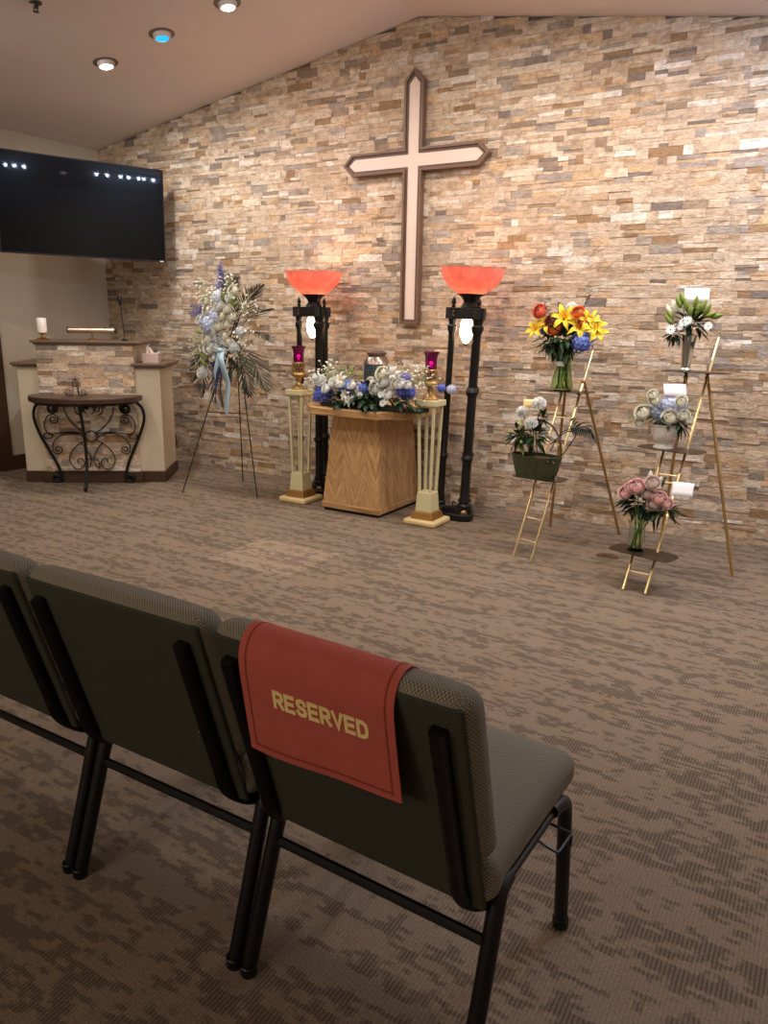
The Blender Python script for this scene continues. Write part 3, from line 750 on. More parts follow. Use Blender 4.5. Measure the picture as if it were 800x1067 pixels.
def leaf_part(parent, base, d, L_, w, droop=.3, m=None):
    return MB().leaf(base, d, L_, w, droop, seg=7).build('leaf', m or green, parent, 80)
def note_card(name, label, p, rx, rz, w=.085, h=.06, m=None, grp=None):
    t = thing(name, label, 'card', p, rz, grp)
    MB().grid(lambda u, v: ((u-.5)*w, .006*math.sin(PI*u)+(v-.5)*h*math.sin(rx), (v-.5)*h*math.cos(rx)+.0), 6, 3).build('card_leaf', m or card, t)
    MB().tube([(0, .004, -h*.45), (0, .004, -h*.45-.09)], .0015, 5).build('pick', clear, t)
    o = t.children[0]; s_ = o.modifiers.new('thick', 'SOLIDIFY'); s_.thickness = .0012
    return t

# ------------------------------------------------------------------ oak table with the urn
t = thing('oak_table', 'oak pedestal table with tapered veneered base and clipped-corner top', 'table', (-2.82, 4.56, 0))
MB().hexa([(-.245, -.285, .035), (.225, -.285, .035), (.225, .285, .035), (-.245, .285, .035)], [(-.19, -.23, .69), (.185, -.23, .69), (.185, .23, .69), (-.19, .23, .69)]).build('pedestal', oak_veneer, t, smooth=0)
MB().box(-.250, .230, -.290, .290, .022, .060).build('plinth', oak, t, smooth=0, bevel=.003)
MB().box(-.235, .215, -.275, .275, 0, .022).build('foot', black_enamel, t, smooth=0)
def oct(hx, hy, c): return [(-hx+c, -hy), (hx-c, -hy), (hx, -hy+c), (hx, hy-c), (hx-c, hy), (-hx+c, hy), (-hx, hy-c), (-hx, -hy+c)]
MB().prism(oct(.425, .39, .16), .688, .742).build('top', oak, t, smooth=0, bevel=.008)
t = thing('funeral_urn', 'slate blue metal urn with copper shoulders standing on the oak table', 'urn', (-2.725, 4.43, .742))
MB().lathe([(0.0009, 0), (0.054, 0), (0.0558, 0.015), (0.0702, 0.06), (0.0828, 0.14), (0.0873, 0.24), (0.0855, 0.285)], 32).build('body', urnblue, t)
MB().lathe([(.0855, .285), (.089, .292), (.085, .302), (.075, .325), (.058, .34), (.054, .348)], 32).build('shoulder', pewter, t)
MB().lathe([(.054, .346), (.066, .352), (.068, .366), (.05, .376), (.03, .380), (.001, .381)], 32).build('lid', pewter, t)
eng = MB()
for k, wd in enumerate((.075, .055, .065, .04)):
    for j in range(int(wd/.006)):
        x = -wd/2+j*.006; z = .245-k*.018; y = -math.sqrt(.0873**2-x*x)-.0002
        eng.box(x, x+.0035, y-.0006, y+.001, z, z+.006)
eng.build('engraving', pewter, t)['label'] = 'small pale lines of engraved writing'

g = thing('table_garland', 'long garland of white roses and blue hydrangeas along the oak table around the urn', 'flower arrangement', (-2.70, 4.24, .742))
GX, GY, GZ = -2.70, 4.24, .742
def G(x, z, y=4.24): return (x-GX, y-GY, z-GZ)
for i, (x, z) in enumerate([(-2.548, .985), (-2.605, .888), (-2.662, .915), (-2.536, .938), (-2.507, .893), (-2.448, .965), (-2.441, .926), (-2.751, .873), (-2.90, .92)]):
    bloom('white_rose' if i % 2 else 'ivory_rose', g, G(x, z, 4.22+.02*(i % 3)), (.045, .046, .038, .042, .040, .040, .036, .038, .036)[i], (random.uniform(-.3, .3), -1, random.uniform(.2, .8)))
for x, z, r in ((-2.86, .905, .03), (-2.98, .865, .03), (-2.77, .90, .03), (-2.40, .93, .032), (-2.49, .86, .034), (-3.08, .935, .026), (-2.35, .925, .026), (-2.48, 1.01, .028)): bloom('white_rose', g, G(x, z, 4.20), r, (random.uniform(-.3, .3), -1, .6))
for x, z in ((-2.94, .904), (-3.052, .91)): bloom('carnation', g, G(x, z), .042, (-.2, -1, .4))
for x, z in ((-2.859, .932), (-2.456, .992), (-2.822, .835), (-2.79, .795)): bloom('white_lily', g, G(x, z, 4.21), .052, (random.uniform(-.4, .4), -1, .3))
for x, z in ((-2.73, .963), (-2.802, .994), (-2.60, 1.0)): bloom('green_bud', g, G(x, z), .05, (random.uniform(-.4, .4), -.2, 1))
for k, x, z, r in (('deep_hydrangea', -3.022, .826, .062), ('deep_hydrangea', -3.075, .805, .045), ('blue_hydrangea', -2.83, .88, .055), ('blue_hydrangea', -2.705, .885, .045), ('deep_hydrangea', -2.413, .882, .052), ('deep_hydrangea', -2.36, .875, .04), ('deep_hydrangea', -2.262, .890, .030),
                   ('violet_hydrangea', -3.067, .872, .036), ('violet_hydrangea', -2.395, .963, .036), ('pale_hydrangea', -2.19, .888, .032), ('blue_hydrangea', -2.865, .845, .04)):
    bloom(k, g, G(x, z, 4.25 if x < -2.3 else 4.5), r, (random.uniform(-.3, .3), -1, .4))
for x, z in ((-2.80, .804), (-2.526, .80), (-2.50, .82), (-2.54, .855), (-2.70, .84)): bloom('daisy', g, G(x, z, 4.19), .026, (0, -1, .2))
for x, z, r in ((-3.10, .90, .10), (-3.04, .955, .11), (-2.97, .95, .10), (-2.86, .96, .10), (-2.49, .985, .10), (-2.36, .94, .11), (-3.14, .84, .09), (-3.09, .80, .07), (-2.30, .95, .12), (-2.92, .98, .08), (-2.42, 1.0, .07), (-2.33, .85, .08)):
    bloom('green_filler' if random.random() < .5 else 'filler', g, G(x, z-.03, 4.3), r, (random.uniform(-.5, .5), -.3, 1))
foliage(g, G(-2.70, .845, 4.28), (.40, .10, .075), 190, (.05, .09), .032, up=-.1, seed=3)
for x, z in ((-2.873, .80), (-2.672, .82), (-2.385, .82), (-2.62, .80)): foliage(g, G(x, z, 4.2), (.05, .03, .035), 26, (.05, .08), .036, [darkgreen, green], -.5, seed=int(-x*100))
MB().box(-.36, .42, .0, .14, .0, .028).build('tray', darkgreen, g, bevel=.01)

# ------------------------------------------------------------------ candle pedestals and votive lamps
def pedestal(loc, label):
    t = thing('candle_pedestal', label, 'pedestal', loc, 0, 'cream pedestals flanking the oak table')
    pr = [(-.118, -.118), (.118, -.118), (.118, .118), (-.118, .118)]
    MB().box(-.12, .12, -.12, .12, 0, .038).build('base', cream2, t, bevel=.014, seg=4)
    MB().hexa([(-.085, -.085, .038), (.085, -.085, .038), (.085, .085, .038), (-.085, .085, .038)], [(-.07, -.07, .085), (.07, -.07, .085), (.07, .07, .085), (-.07, .07, .085)]).build('gold_step', gold, t, smooth=0, bevel=.004)
    MB().hexa([(-.060, -.060, .085), (.060, -.060, .085), (.060, .060, .085), (-.060, .060, .085)], [(-.052, -.052, .215), (.052, -.052, .215), (.052, .052, .215), (-.052, .052, .215)]).build('block', cream, t, smooth=0, bevel=.003)
    for sx in (-1, 1):
        for sy in (-1, 1):
            b, u = .040, .055; w = .0085
            MB().hexa([(sx*b-w, sy*b-w, .21), (sx*b+w, sy*b-w, .21), (sx*b+w, sy*b+w, .21), (sx*b-w, sy*b+w, .21)],
                      [(sx*u-w, sy*u-w, .79), (sx*u+w, sy*u-w, .79), (sx*u+w, sy*u+w, .79), (sx*u-w, sy*u+w, .79)]).build('post', cream, t, smooth=0, bevel=.002)
    MB().box(-.077, .077, -.077, .077, .788, .825).box(-.066, .066, -.066, .066, .778, .79).build('top_plate', cream, t, smooth=0, bevel=.004)
    return t
pedestal((-2.275, 4.375, 0), 'cream four-post pedestal with gold step, right of the oak table')
pedestal((-3.36, 4.41, 0), 'cream four-post pedestal with gold step, left of the oak table')
def votive(loc, label):
    t = thing('votive_lamp', label, 'candle lamp', loc, 0, 'magenta glass candle lamps on the pedestals')
    MB().lathe([(.001, 0), (.056, 0), (.058, .008), (.046, .018), (.03, .03), (.018, .042), (.015, .05), (.022, .056), (.022, .062), (.015, .068), (.02, .08), (.05, .095), (.06, .108), (.055, .12), (.045, .124), (.001, .124)], 28).build('brass_foot', aged_brass, t)
    mb = MB()
    for k in range(14):
        w = 2*PI*k/14; a2 = w+2*PI/28
        p = lambda w_, z, r: (r*math.cos(w_), r*math.sin(w_), z)
        mb.tube([p(w, .122, .040), p(a2, .145, .046), p(w, .17, .044), p(a2, .19, .042)], .0028, 5)
        mb.tube([p(w, .122, .040), p(w-2*PI/28, .145, .046), p(w, .17, .044), p(w-2*PI/28, .19, .042)], .0028, 5)
    mb.lathe([(.044, .187), (.047, .19), (.044, .194), (.041, .19), (.044, .187)], 24)
    mb.build('filigree_ring', aged_brass, t)
    MB().lathe([(.001, .13), (.03, .13), (.034, .15), (.037, .19), (.038, .25), (.042, .285), (.056, .305), (.053, .305), (.039, .284), (.035, .25), (.034, .19), (.031, .153), (.001, .135)], 28).build('glass_cup', magenta, t)
    c_ = MB().lathe([(.001, .137), (.024, .137), (.024, .20), (.001, .2)], 16).build('candle', wax, t)
    MB().lathe([(.001, .205), (.006, .212), (.008, .222), (.001, .24)], 8).build('flame', flame, c_)
    lamp('candle_light', 'POINT', (loc[0], loc[1], loc[2]+.235), .12, (1, .45, .7), .012)
votive((-2.28, 4.375, .825), 'brass votive lamp with magenta glass cup on the right cream pedestal')
votive((-3.37, 4.41, .825), 'brass votive lamp with magenta glass cup on the left cream pedestal')

# ------------------------------------------------------------------ torchiere lamps
def torchiere(loc, rz, lean, label):
    t = thing('torchiere_lamp', label, 'floor lamp', loc, rz, 'black torchiere lamps behind the oak table')
    t.rotation_euler = (0, lean, rz)
    P3 = [(-.107, -.02), (.055, -.085), (.06, .09)]     # left, right front, right rear
    H = 1.335
    # base
    mb = MB().prism([(-.175, -.03), (-.15, -.09), (.03, -.165), (.10, -.16), (.125, -.11), (.12, .11), (.09, .145), (.03, .145), (-.15, .04), (-.175, 0)], 0.0, .05)
    mb.build('base_plinth', black_iron, t, bevel=.01, seg=3)
    mb = MB()
    for k in range(13):                                  # fluted oval bosses on the sides of the base
        v = (k-6)/6.5
        for (ax, ay), (bx, by) in (((-.14, -.06), (.045, -.135)), ((.10, -.09), (.10, .09))):
            x = (ax+bx)/2+(bx-ax)/2*v*.82; y = (ay+by)/2+(by-ay)/2*v*.82; hh = .045*math.sqrt(1-v*v)+.006
            mb.ball((x, y, .045), 1, .007, .013, hh, 6, 6)
    mb.build('fluted_boss', black_iron, t)
    for (x, y) in P3:
        b = MB().box(x-.034, x+.034, y-.034, y+.034, 0, .085).build('corner_block', black_iron, t, bevel=.008)
        MB().ball((x+.004, y-.035, .048), .024, 1, .3, 1, 14, 6).build('medallion', aged_brass, b)
    for i, (x, y) in enumerate(P3):
        rr = .021 if i == 0 else .028
        mb = MB()
        prof = [(rr*1.5, .085), (rr*1.6, .10), (rr*1.1, .115), (rr*1.3, .13), (rr, .15), (rr, .40), (rr*1.12, .405), (rr*1.45, .425), (rr*1.12, .445), (rr, .45), (rr*.98, .84), (rr*1.12, .845), (rr*1.5, .87), (rr*1.12, .895), (rr*.95, .90), (rr*.92, 1.24), (rr*1.1, 1.25), (rr*1.4, 1.27), (rr*1.4, 1.29), (rr*1.0, 1.30), (rr*1.3, H)]
        mb.lathe(prof, 20, (x, y, 0), wave=lambda w, j: .05*math.cos(10*w))
        mb.build('column', black_iron, t, 30)
        MB().lathe([(.010, 0), (.016, .008), (.008, .016), (.015, .03), (.013, .045), (.004, .062), (.001, .07)], 10, (x, y, H+.072)).build('finial', black_iron, t)
    def bar(a_, b_):
        a_ = Vector(a_); b_ = Vector(b_); d = (b_-a_).normalized(); n = Vector((-d.y, d.x)); e = .045; w = .022
        a2, b2 = a_-d*e, b_+d*e
        return [tuple(a2-n*w), tuple(b2-n*w), tuple(b2+n*w), tuple(a2+n*w)]
    mb = MB()
    for i, j in ((0, 1), (1, 2), (2, 0)): mb.prism(bar(P3[i], P3[j]), H, H+.072)
    mb.prism(P3, H+.01, H+.065)
    mb.build('top_frame', black_iron, t, smooth=0, bevel=.004)
    for (x, y) in ((-.107, -.02), (.055, -.085)):
        md = MB(); d = Vector((.934, -.357)); n = Vector((-.357, -.934))
        for k in range(4):
            w = PI/4+k*PI/2; c = Vector((x, y))+n*.026
            md.leaf((c.x, c.y, H+.036), (d.x*math.cos(w), d.y*math.cos(w), math.sin(w)), .026, .012, 0, up=(n.x, n.y, 0))
        md.build('rosette', aged_brass, t)
    # bowl holder, bowl, bulb
    MB().lathe([(.05, 0), (.06, .004), (.055, .015), (.042, .03), (.045, .045), (.065, .07), (.082, .083), (.085, .088), (.07, .088), (.03, .08), (.001, .075)], 36, (0, 0, H+.072), wave=lambda w, j: (.06*math.cos(14*w) if j in (6, 7) else 0)).build('bowl_holder', black_iron, t)
    zb = H+.150
    sc_ = lambda w, j: (.03*abs(math.cos(11*w)) if j in (7, 8, 9) else 0)
    bw = MB(); bw.lathe([(0.0412, 0), (0.0696, 0.006), (0.1111, 0.028), (0.1498, 0.058), (0.181, 0.092), (0.1988, 0.128), (0.2035, 0.155), (0.2068, 0.166), (0.2013, 0.166), (0.1969, 0.155), (0.192, 0.128), (0.1739, 0.092), (0.1427, 0.058), (0.1052, 0.034), (0.0658, 0.012), (0.0418, 0.006)], 96, (0, 0, zb), wave=sc_, close=True); bw.v = [(x, y, z+(.007*abs(math.cos(9*math.atan2(y, x))) if z > zb+.15 else 0)) for x, y, z in bw.v]; bw.build('glass_bowl', bowlm, t, 60)
    MB().lathe([(.001, 0), (.012, .0), (.014, .010), (.018, .018), (.015, .028), (.001, .033)], 14, (0, 0, zb+.002)).build('bulb', bulb_white, t)
    # hanging glass beneath the frame
    MB().lathe([(.03, 0), (.04, -.006), (.03, -.014), (.001, -.016)], 18, (-.012, 0, H+.012)).build('pendant_cap', black_iron, t)
    MB().lathe([(.030, 0), (.040, -.03), (.044, -.07), (.040, -.105), (.026, -.135), (.012, -.152), (.001, -.156)], 24, (-.012, 0, H+.0)).build('pendant_glass', bulb_white, t)
    MB().ball((-.012, 0, H-.163), .009).build('pendant_tip', black_iron, t)
    bpy.context.view_layer.update()
    M = t.matrix_world
    lamp('torchiere_bulb_light', 'POINT', tuple(M @ Vector((0, 0, zb+.05))), 4.2, (1, .74, .52), .03)
    return t
VA = math.atan2(.415, .91)
torchiere((-3.452, 4.71, 0), VA-.02, 0, 'black torchiere with red glass bowl and lit pendant, behind the left pedestal')
tr = torchiere((-2.198, 4.65, 0), VA, .030, 'black torchiere with red glass bowl and lit pendant, right of the oak table')
cd = MB().tube(smooth_path([(.0, -.02, .09), (-.02, .02, .10), (-.01, .05, .02), (.10, .12, .006), (.25, .10, .006), (.32, .02, .006), (.22, -.03, .006), (.12, .02, .006)], 8), .0035, 6)
cd.build('power_cord', black_enamel, tr)

# ------------------------------------------------------------------ standing spray on a wire easel
t = thing('wire_easel', 'thin black wire easel carrying the tall white and blue spray', 'easel', (-3.95, 4.40, 0))
E0 = Vector((-3.95, 4.40, 0))
ap = Vector((-3.965, 4.42, 1.30))
for q, nm in (((-4.24, 4.065, 0), 'leg'), ((-3.669, 4.272, 0), 'leg'), ((-4.17, 4.68, 0), 'leg')):
    q = Vector(q); MB().tube([q-E0, ap-E0], .0045, 6).build('leg', black_iron, t)
def on(q, z): q = Vector(q); return q+(ap-q)*(z/ap.z)
MB().tube([on((-4.24, 4.065, 0), .62)-E0, on((-3.669, 4.272, 0), .62)-E0], .004, 6).tube([on((-4.24, 4.065, 0), .95)-E0, on((-3.669, 4.272, 0), .95)-E0], .004, 6).build('crossbar', black_iron, t)
W_ = .07
SX, SY, SZ = -3.93, 4.25, .72
s = thing('standing_spray', 'tall funeral spray of white roses, blue hydrangea and palm with light blue ribbon', 'flower spray', (SX, SY, SZ))
def Q(x, z, y=4.22): return (x-SX, y-SY, z-SZ)
for i, (x, z, r) in enumerate([(-3.791, 1.463, .040), (-3.758, 1.505, .036), (-4.009, 1.363, .040), (-4.086, 1.30, .034), (-3.909, 1.264, .044), (-4.026, 1.165, .042), (-3.999, 1.103, .050), (-3.82, 1.379, .034), (-3.837, 1.275, .032), (-3.973, 1.035, .030), (-3.865, 1.19, .034), (-3.83, 1.15, .03), (-3.90, 1.40, .036), (-3.88, 1.33, .036), (-4.05, 1.23, .032), (-3.95, 1.10, .036), (-3.78, 1.33, .034), (-4.03, 1.43, .03), (-3.87, 1.08, .03), (-3.96, 1.22, .036), (-4.06, 1.10, .034)]):
    bloom('ivory_rose' if i % 3 else 'white_rose', s, Q(x, z, 4.18), r, (random.uniform(-.4, .3), -1, random.uniform(.1, .6)))
for x, z, r in ((-3.933, 1.458, .055), (-3.939, 1.177, .055), (-3.874, 1.15, .05), (-3.80, 1.11, .045), (-3.73, 1.22, .04)): bloom('ice_hydrangea', s, Q(x, z, 4.21), r, (0, -1, .2))
bloom('pale_hydrangea', s, Q(-4.001, 1.272, 4.2), .080, (-.2, -1, .2)); bloom('pale_hydrangea', s, Q(-3.95, 1.32, 4.2), .062, (0, -1, .3))
bloom('carnation', s, Q(-4.087, .917, 4.18), .046, (-.2, -1, 0)); bloom('carnation', s, Q(-4.075, .96, 4.2), .032, (-.2, -1, 0))
for x, z, dx, dz in ((-3.911, 1.47, -.05, 1), (-3.93, 1.52, .15, 1), (-4.037, 1.349, -1, .3), (-4.05, 1.33, -1, .1), (-3.99, 1.02, .02, -1), (-3.97, .98, -.12, -1), (-4.01, .98, .08, -1)):
    bloom('larkspur', s, Q(x, z, 4.24), .19, (dx, -.15, dz))
for x, z, dx in ((-4.098, 1.212, -1), (-3.848, 1.463, 0), (-3.741, 1.445, .4), (-4.05, 1.037, -.8), (-4.06, .99, -.5), (-3.77, 1.42, -.1)): bloom('green_bud', s, Q(x, z, 4.17), .062, (dx, -.3, .6))
for x, z, r, dx, dz in ((-4.03, 1.46, .12, -.6, 1), (-3.72, 1.38, .11, .8, .5), (-3.72, 1.22, .11, 1, .2), (-4.08, 1.13, .11, -1, .1), (-4.06, 1.06, .10, -1, -.2), (-3.82, 1.5, .1, .2, 1), (-3.95, 1.4, .1, 0, .6), (-3.79, 1.09, .09, .6, -.2)):
    bloom('filler', s, Q(x, z, 4.2), r, (dx, -.5, dz))
for (bx, bz, tx, tz, ln) in ((-3.83, 1.24, -3.58, 1.52, .38), (-3.78, 1.26, -3.49, 1.37, .31), (-3.80, 1.22, -3.52, 1.16, .32), (-3.83, 1.14, -3.60, .88, .42), (-3.88, 1.12, -3.72, .80, .38), (-3.93, 1.02, -3.95, .70, .34), (-3.97, 1.05, -4.02, .74, .34), (-4.05, 1.12, -4.23, .88, .34), (-4.05, 1.10, -4.14, .80, .36), (-3.9, 1.36, -3.95, 1.66, .30), (-4.02, 1.15, -4.2, 1.0, .28), (-3.9, 1.35, -3.78, 1.6, .26)):
    d = Vector((tx-bx, -.02, tz-bz)); o = bloom('palm', s, Q(bx, bz, 4.27), ln, d, 0)
    q = d.normalized().to_track_quat('Z', 'Y')
foliage(s, Q(-3.93, 1.18, 4.27), (.17, .07, .32), 150, (.05, .10), .03, seed=8)
rb = MB()
def strip(mb, pts, w, tw=0):
    P_ = smooth_path(pts, 6); n = len(P_)
    vs = []
    for i, p in enumerate(P_):
        an = tw*i/n; vs += [p+Vector((-w/2*math.cos(an), w/2*math.sin(an), 0)), p+Vector((w/2*math.cos(an), -w/2*math.sin(an), 0))]
    mb.add(vs, [(2*i, 2*i+1, 2*i+3, 2*i+2) for i in range(n-1)])
strip(rb, [Q(-3.87, 1.09, 4.15), Q(-3.83, 1.03, 4.10), Q(-3.80, .95, 4.10), Q(-3.785, .85, 4.12), Q(-3.80, .74, 4.12), Q(-3.81, .64, 4.12)], W_, .5)
strip(rb, [Q(-3.87, 1.09, 4.15), Q(-3.88, 1.0, 4.12), Q(-3.915, .93, 4.13), Q(-3.925, .88, 4.14)], .06, .8)
rb.ball(Q(-3.87, 1.09, 4.14), .022, 1.4, .8, .9)
o = rb.build('ribbon', ribbon, s, 80); o['label'] = 'light blue satin ribbon'; m_ = o.modifiers.new('thick', 'SOLIDIFY'); m_.thickness = .001

# ------------------------------------------------------------------ brass plant easels
def plant_easel(A, B, C, D, hinge_z, lean, top_z, shelves, label, yaw, sy_=None):
    """A, B front feet; C, D back feet (world); rails lean back by `lean` per metre"""
    o = (Vector(A)+Vector(B))/2; t = thing('brass_easel', label, 'plant stand', (o.x, o.y, 0), 0, 'brass ladder easels with plant shelves')
    bk = Vector((math.sin(-yaw), math.cos(-yaw), 0)); bk = Vector((-math.sin(yaw), math.cos(yaw), 0))
    sy_ = yaw if sy_ is None else sy_
    def rail(F, z): return Vector((F[0], F[1], 0))+bk*(lean*z)+Vector((0, 0, z))-Vector((o.x, o.y, 0))
    MB().tube([rail(A, 0), rail(A, hinge_z+.02)], .0075, 10).build('rail', bright_brass, t)
    MB().tube([rail(B, 0), rail(B, top_z)], .0075, 10).build('rail', bright_brass, t)
    for Ft, Fr in ((C, A), (D, B)):
        MB().tube([Vector((Ft[0], Ft[1], 0))-Vector((o.x, o.y, 0)), rail(Fr, hinge_z)+bk*.012], .0085, 10).build('back_leg', aged_brass, t)
    zz = [z for z, *_ in shelves]
    rungs = [.10, .22] if min(zz) > .4 else [.085]
    rungs += [min(zz)+.17, min(zz)+.32] + ([zz[1]-.14] if len(zz) > 2 else [])
    for z in rungs: MB().tube([rail(A, z), rail(B, z)], .0036, 6).build('rung', bright_brass, t)
    MB().ball(rail(B, hinge_z), .014).ball(rail(A, hinge_z), .014).build('hinge', aged_brass, t)
    out = []
    for z, L_, dpt, off in shelves:
        c = (rail(A, z)+rail(B, z))/2-bk*off; n = 28
        pts = []
        for k in range(n):
            w = 2*PI*k/n; cx = math.copysign(abs(math.cos(w))**.38, math.cos(w)); sy = math.copysign(abs(math.sin(w))**.5, math.sin(w))
            x, y = cx*L_/2, sy*dpt/2; pts.append((c.x+x*math.cos(sy_)-y*math.sin(sy_), c.y+x*math.sin(sy_)+y*math.cos(sy_)))
        MB().prism(pts, z-.004, z).build('shelf', shelf_bronze, t, smooth=0, bevel=.0015)
        MB().tube([rail(A, z-.012), rail(A, z-.012)-bk*.03], .009, 8).tube([rail(B, z-.012), rail(B, z-.012)-bk*.03], .009, 8).build('shelf_bracket', black_iron, t)
        out.append(Vector((c.x+o.x, c.y+o.y, z)))
    return out
s1 = plant_easel((-1.498, 3.988), (-1.381, 3.958), (-1.541, 4.749), (-1.103, 4.824), .99, .49, 1.17, [(.938, .31, .17, .055), (.462, .31, .17, .085)],
                 'brass ladder easel with two dark shelves, left, holding the yellow lilies and the mossy basket', -.16)
s2 = plant_easel((-.819, 3.782), (-.706, 3.773), (-.813, 4.638), (-.366, 4.321), 1.04, .73, 1.257, [(1.075, .36, .17, .06), (.685, .34, .18, .09), (.19, .34, .17, .05)],
                 'brass ladder easel with three dark shelves, far right, holding three flower vases', -.08, -.27)
print('SHELVES', s1, s2)

# ---- left easel, top: yellow lilies in a glass vase
VX, VY, VZ = -1.412, 4.375, .938
v = thing('glass_vase', 'waisted clear glass vase of the yellow lilies on the left easel top shelf', 'vase', (VX, VY, VZ))
MB().lathe([(.001, 0), (.064, .0), (.066, .008), (.06, .06), (.05, .11), (.043, .155), (.044, .18), (.054, .215), (.051, .215), (.041, .18), (.040, .155), (.047, .11), (.057, .06), (.062, .012), (.001, .010)], 30).build('glass', greenglass, v)
tagb = MB()
tagb.grid(lambda u, w: (.0455*math.cos(-PI/2-.75+1.2*u), .0455*math.sin(-PI/2-.75+1.2*u), .142+.026*w), 8, 2)
o = tagb.build('label_band', card, v); o['label'] = 'white paper label round the neck'
b = thing('lily_bouquet', 'bouquet of yellow lilies, orange roses and a blue hydrangea on the left easel', 'bouquet', (VX, VY, VZ+.012))
def V(x, z, y=4.36): return (x-VX, y-VY, z-VZ-.012)
tops = []
for i, (x, z, r) in enumerate([(-1.570, 1.28, .068), (-1.508, 1.312, .066), (-1.408, 1.345, .080), (-1.315, 1.298, .080), (-1.235, 1.30, .068), (-1.222, 1.272, .066), (-1.27, 1.335, .064)]):
    bloom('yellow_lily', b, V(x, z, 4.33), r, ((x-VX)*2.5, -1, .45)); tops.append(V(x, z-.03))
for k, x, z, r in (('coral_rose', -1.552, 1.383, .038), ('orange_rose', -1.459, 1.293, .040), ('plum_rose', -1.478, 1.33, .034), ('orange_rose', -1.328, 1.375, .036), ('orange_rose', -1.293, 1.33, .03), ('plum_rose', -1.25, 1.31, .022)):
    bloom(k, b, V(x, z, 4.31), r, ((x-VX), -1, .4)); tops.append(V(x, z-.03))
bloom('blue_hydrangea', b, V(-1.294, 1.217, 4.32), .060, (.2, -1, .2)); bloom('blue_hydrangea', b, V(-1.533, 1.278, 4.36), .03, (-.3, -1, .2))
bloom('carnation', b, V(-1.39, 1.404, 4.38), .035, (0, -.5, 1))
foliage(b, V(-1.43, 1.235, 4.37), (.125, .075, .075), 190, (.05, .10), .036, [darkgreen, green], .1, seed=21)
foliage(b, V(-1.50, 1.20, 4.36), (.06, .04, .03), 40, (.04, .08), .018, [darkgreen, palegreen], -.5, seed=22)
for x, z, dx in ((-1.454, 1.32, -.1), (-1.49, 1.32, -.5), (-1.34, 1.36, .45)):
    mb = MB()
    for k in range(12):
        p = Vector(V(x, z))+Vector((dx*.12, 0, .12))*(k/11); mb.leaf(p, ((-1)**k, -.4, .5), .028, .018, .1)
    mb.tube([V(x, z), tuple(Vector(V(x, z))+Vector((dx*.12, 0, .12)))], .002, 4); mb.build('sprig', darkgreen, b, 80)
leaf_part(b, V(-1.52, 1.19), (-1, -.1, .1), .14, .016, .45, darkgreen); leaf_part(b, V(-1.27, 1.21), (1, -.1, .1), .12, .016, .35, darkgreen)
stems(b, tops, (0, 0, .0), .035, None, .0028)
for i in range(1): pass

# ---- left easel, lower: moss basket
BX, BY, BZ = -1.435, 4.085, .462
v = thing('moss_basket', 'oval moss-covered basket with arched handle on the left easel lower shelf', 'basket', (BX, BY, BZ), -.12)
def oval(rx, ry, z, n=32): return [(rx*math.cos(2*PI*k/n), ry*math.sin(2*PI*k/n), z) for k in range(n)]
mb = MB(); n = 32; rings = [(.115, .065, 0), (.128, .072, .03), (.142, .08, .08), (.150, .086, .122), (.153, .088, .13), (.143, .08, .13), (.135, .074, .11)]
vs = [p for rx, ry, z in rings for p in oval(rx, ry, z)]
fs = [(j*n+k, j*n+(k+1) % n, (j+1)*n+(k+1) % n, (j+1)*n+k) for j in range(len(rings)-1) for k in range(n)]+[tuple(range(n-1, -1, -1))]
mb.add(vs, fs).build('bowl', moss, v)
MB().tube(smooth_path([(.142, .01, .12), (.138, .01, .20), (.10, .01, .28), (.04, .01, .32), (-.04, .01, .32), (-.10, .01, .28), (-.138, .01, .20), (-.142, .01, .12)], 5), .006, 8).build('handle', soil, v)
b = thing('potted_carnations', 'leafy plant with three white carnations in the moss basket', 'plant', (BX, BY, BZ+.1), -.12)
def B_(x, z, y=4.06): return (x-BX, y-BY, z-BZ-.1)
mb = MB(); mb.add([(x, y, .0+.012*math.sin(9*x+5*y)) for x, y, _ in oval(.133, .072, 0)]+[(0, 0, .03)], [(k, (k+1) % n, n) for k in range(n)])
rnd = random.Random(4)
for k in range(70): mb.leaf((rnd.uniform(-.10, .12), rnd.uniform(-.06, .05), .01), (rnd.gauss(0, 1), rnd.gauss(-.3, .6), .8), .035, .02, .5)
mb.build('moss_bed', soil, b)
for x, z, r in ((-1.418, .884, .040), (-1.519, .832, .034), (-1.46, .773, .038)): bloom('carnation', b, B_(x, z, 4.04), r, (random.uniform(-.2, .2), -.6, 1))
stems(b, [B_(-1.418, .86), B_(-1.519, .81), B_(-1.46, .76), B_(-1.56, .74)], (-.02, 0, .0), .03, green)
foliage(b, B_(-1.47, .70, 4.10), (.09, .05, .08), 80, (.05, .09), .034, [darkgreen, green], .2, seed=31)
foliage(b, B_(-1.56, .69, 4.07), (.05, .04, .07), 36, (.05, .08), .034, [green, lime], .1, seed=32)
foliage(b, B_(-1.42, .80, 4.10), (.022, .02, .06), 36, (.03, .05), .02, [darkgreen, green], .2, seed=33)
mb = MB(); c = Vector(B_(-1.205, .775, 4.12))
for k in range(11):
    w = -.6+k*.30; mb.leaf(c+Vector((.012*k-.06, 0, .015*math.cos(k))), (.55+.1*k/11, -.2, math.cos(w)*.9), .075, .020, .35)
    mb.leaf(c+Vector((.012*k-.06, 0, .0)), (.6, -.2, -.8), .06, .018, .2)
mb.tube(smooth_path([B_(-1.36, .62, 4.1), B_(-1.29, .74, 4.1), tuple(c+Vector((.07, 0, .01)))], 5), .003, 5)
mb.build('split_leaf', darkgreen, b, 80)
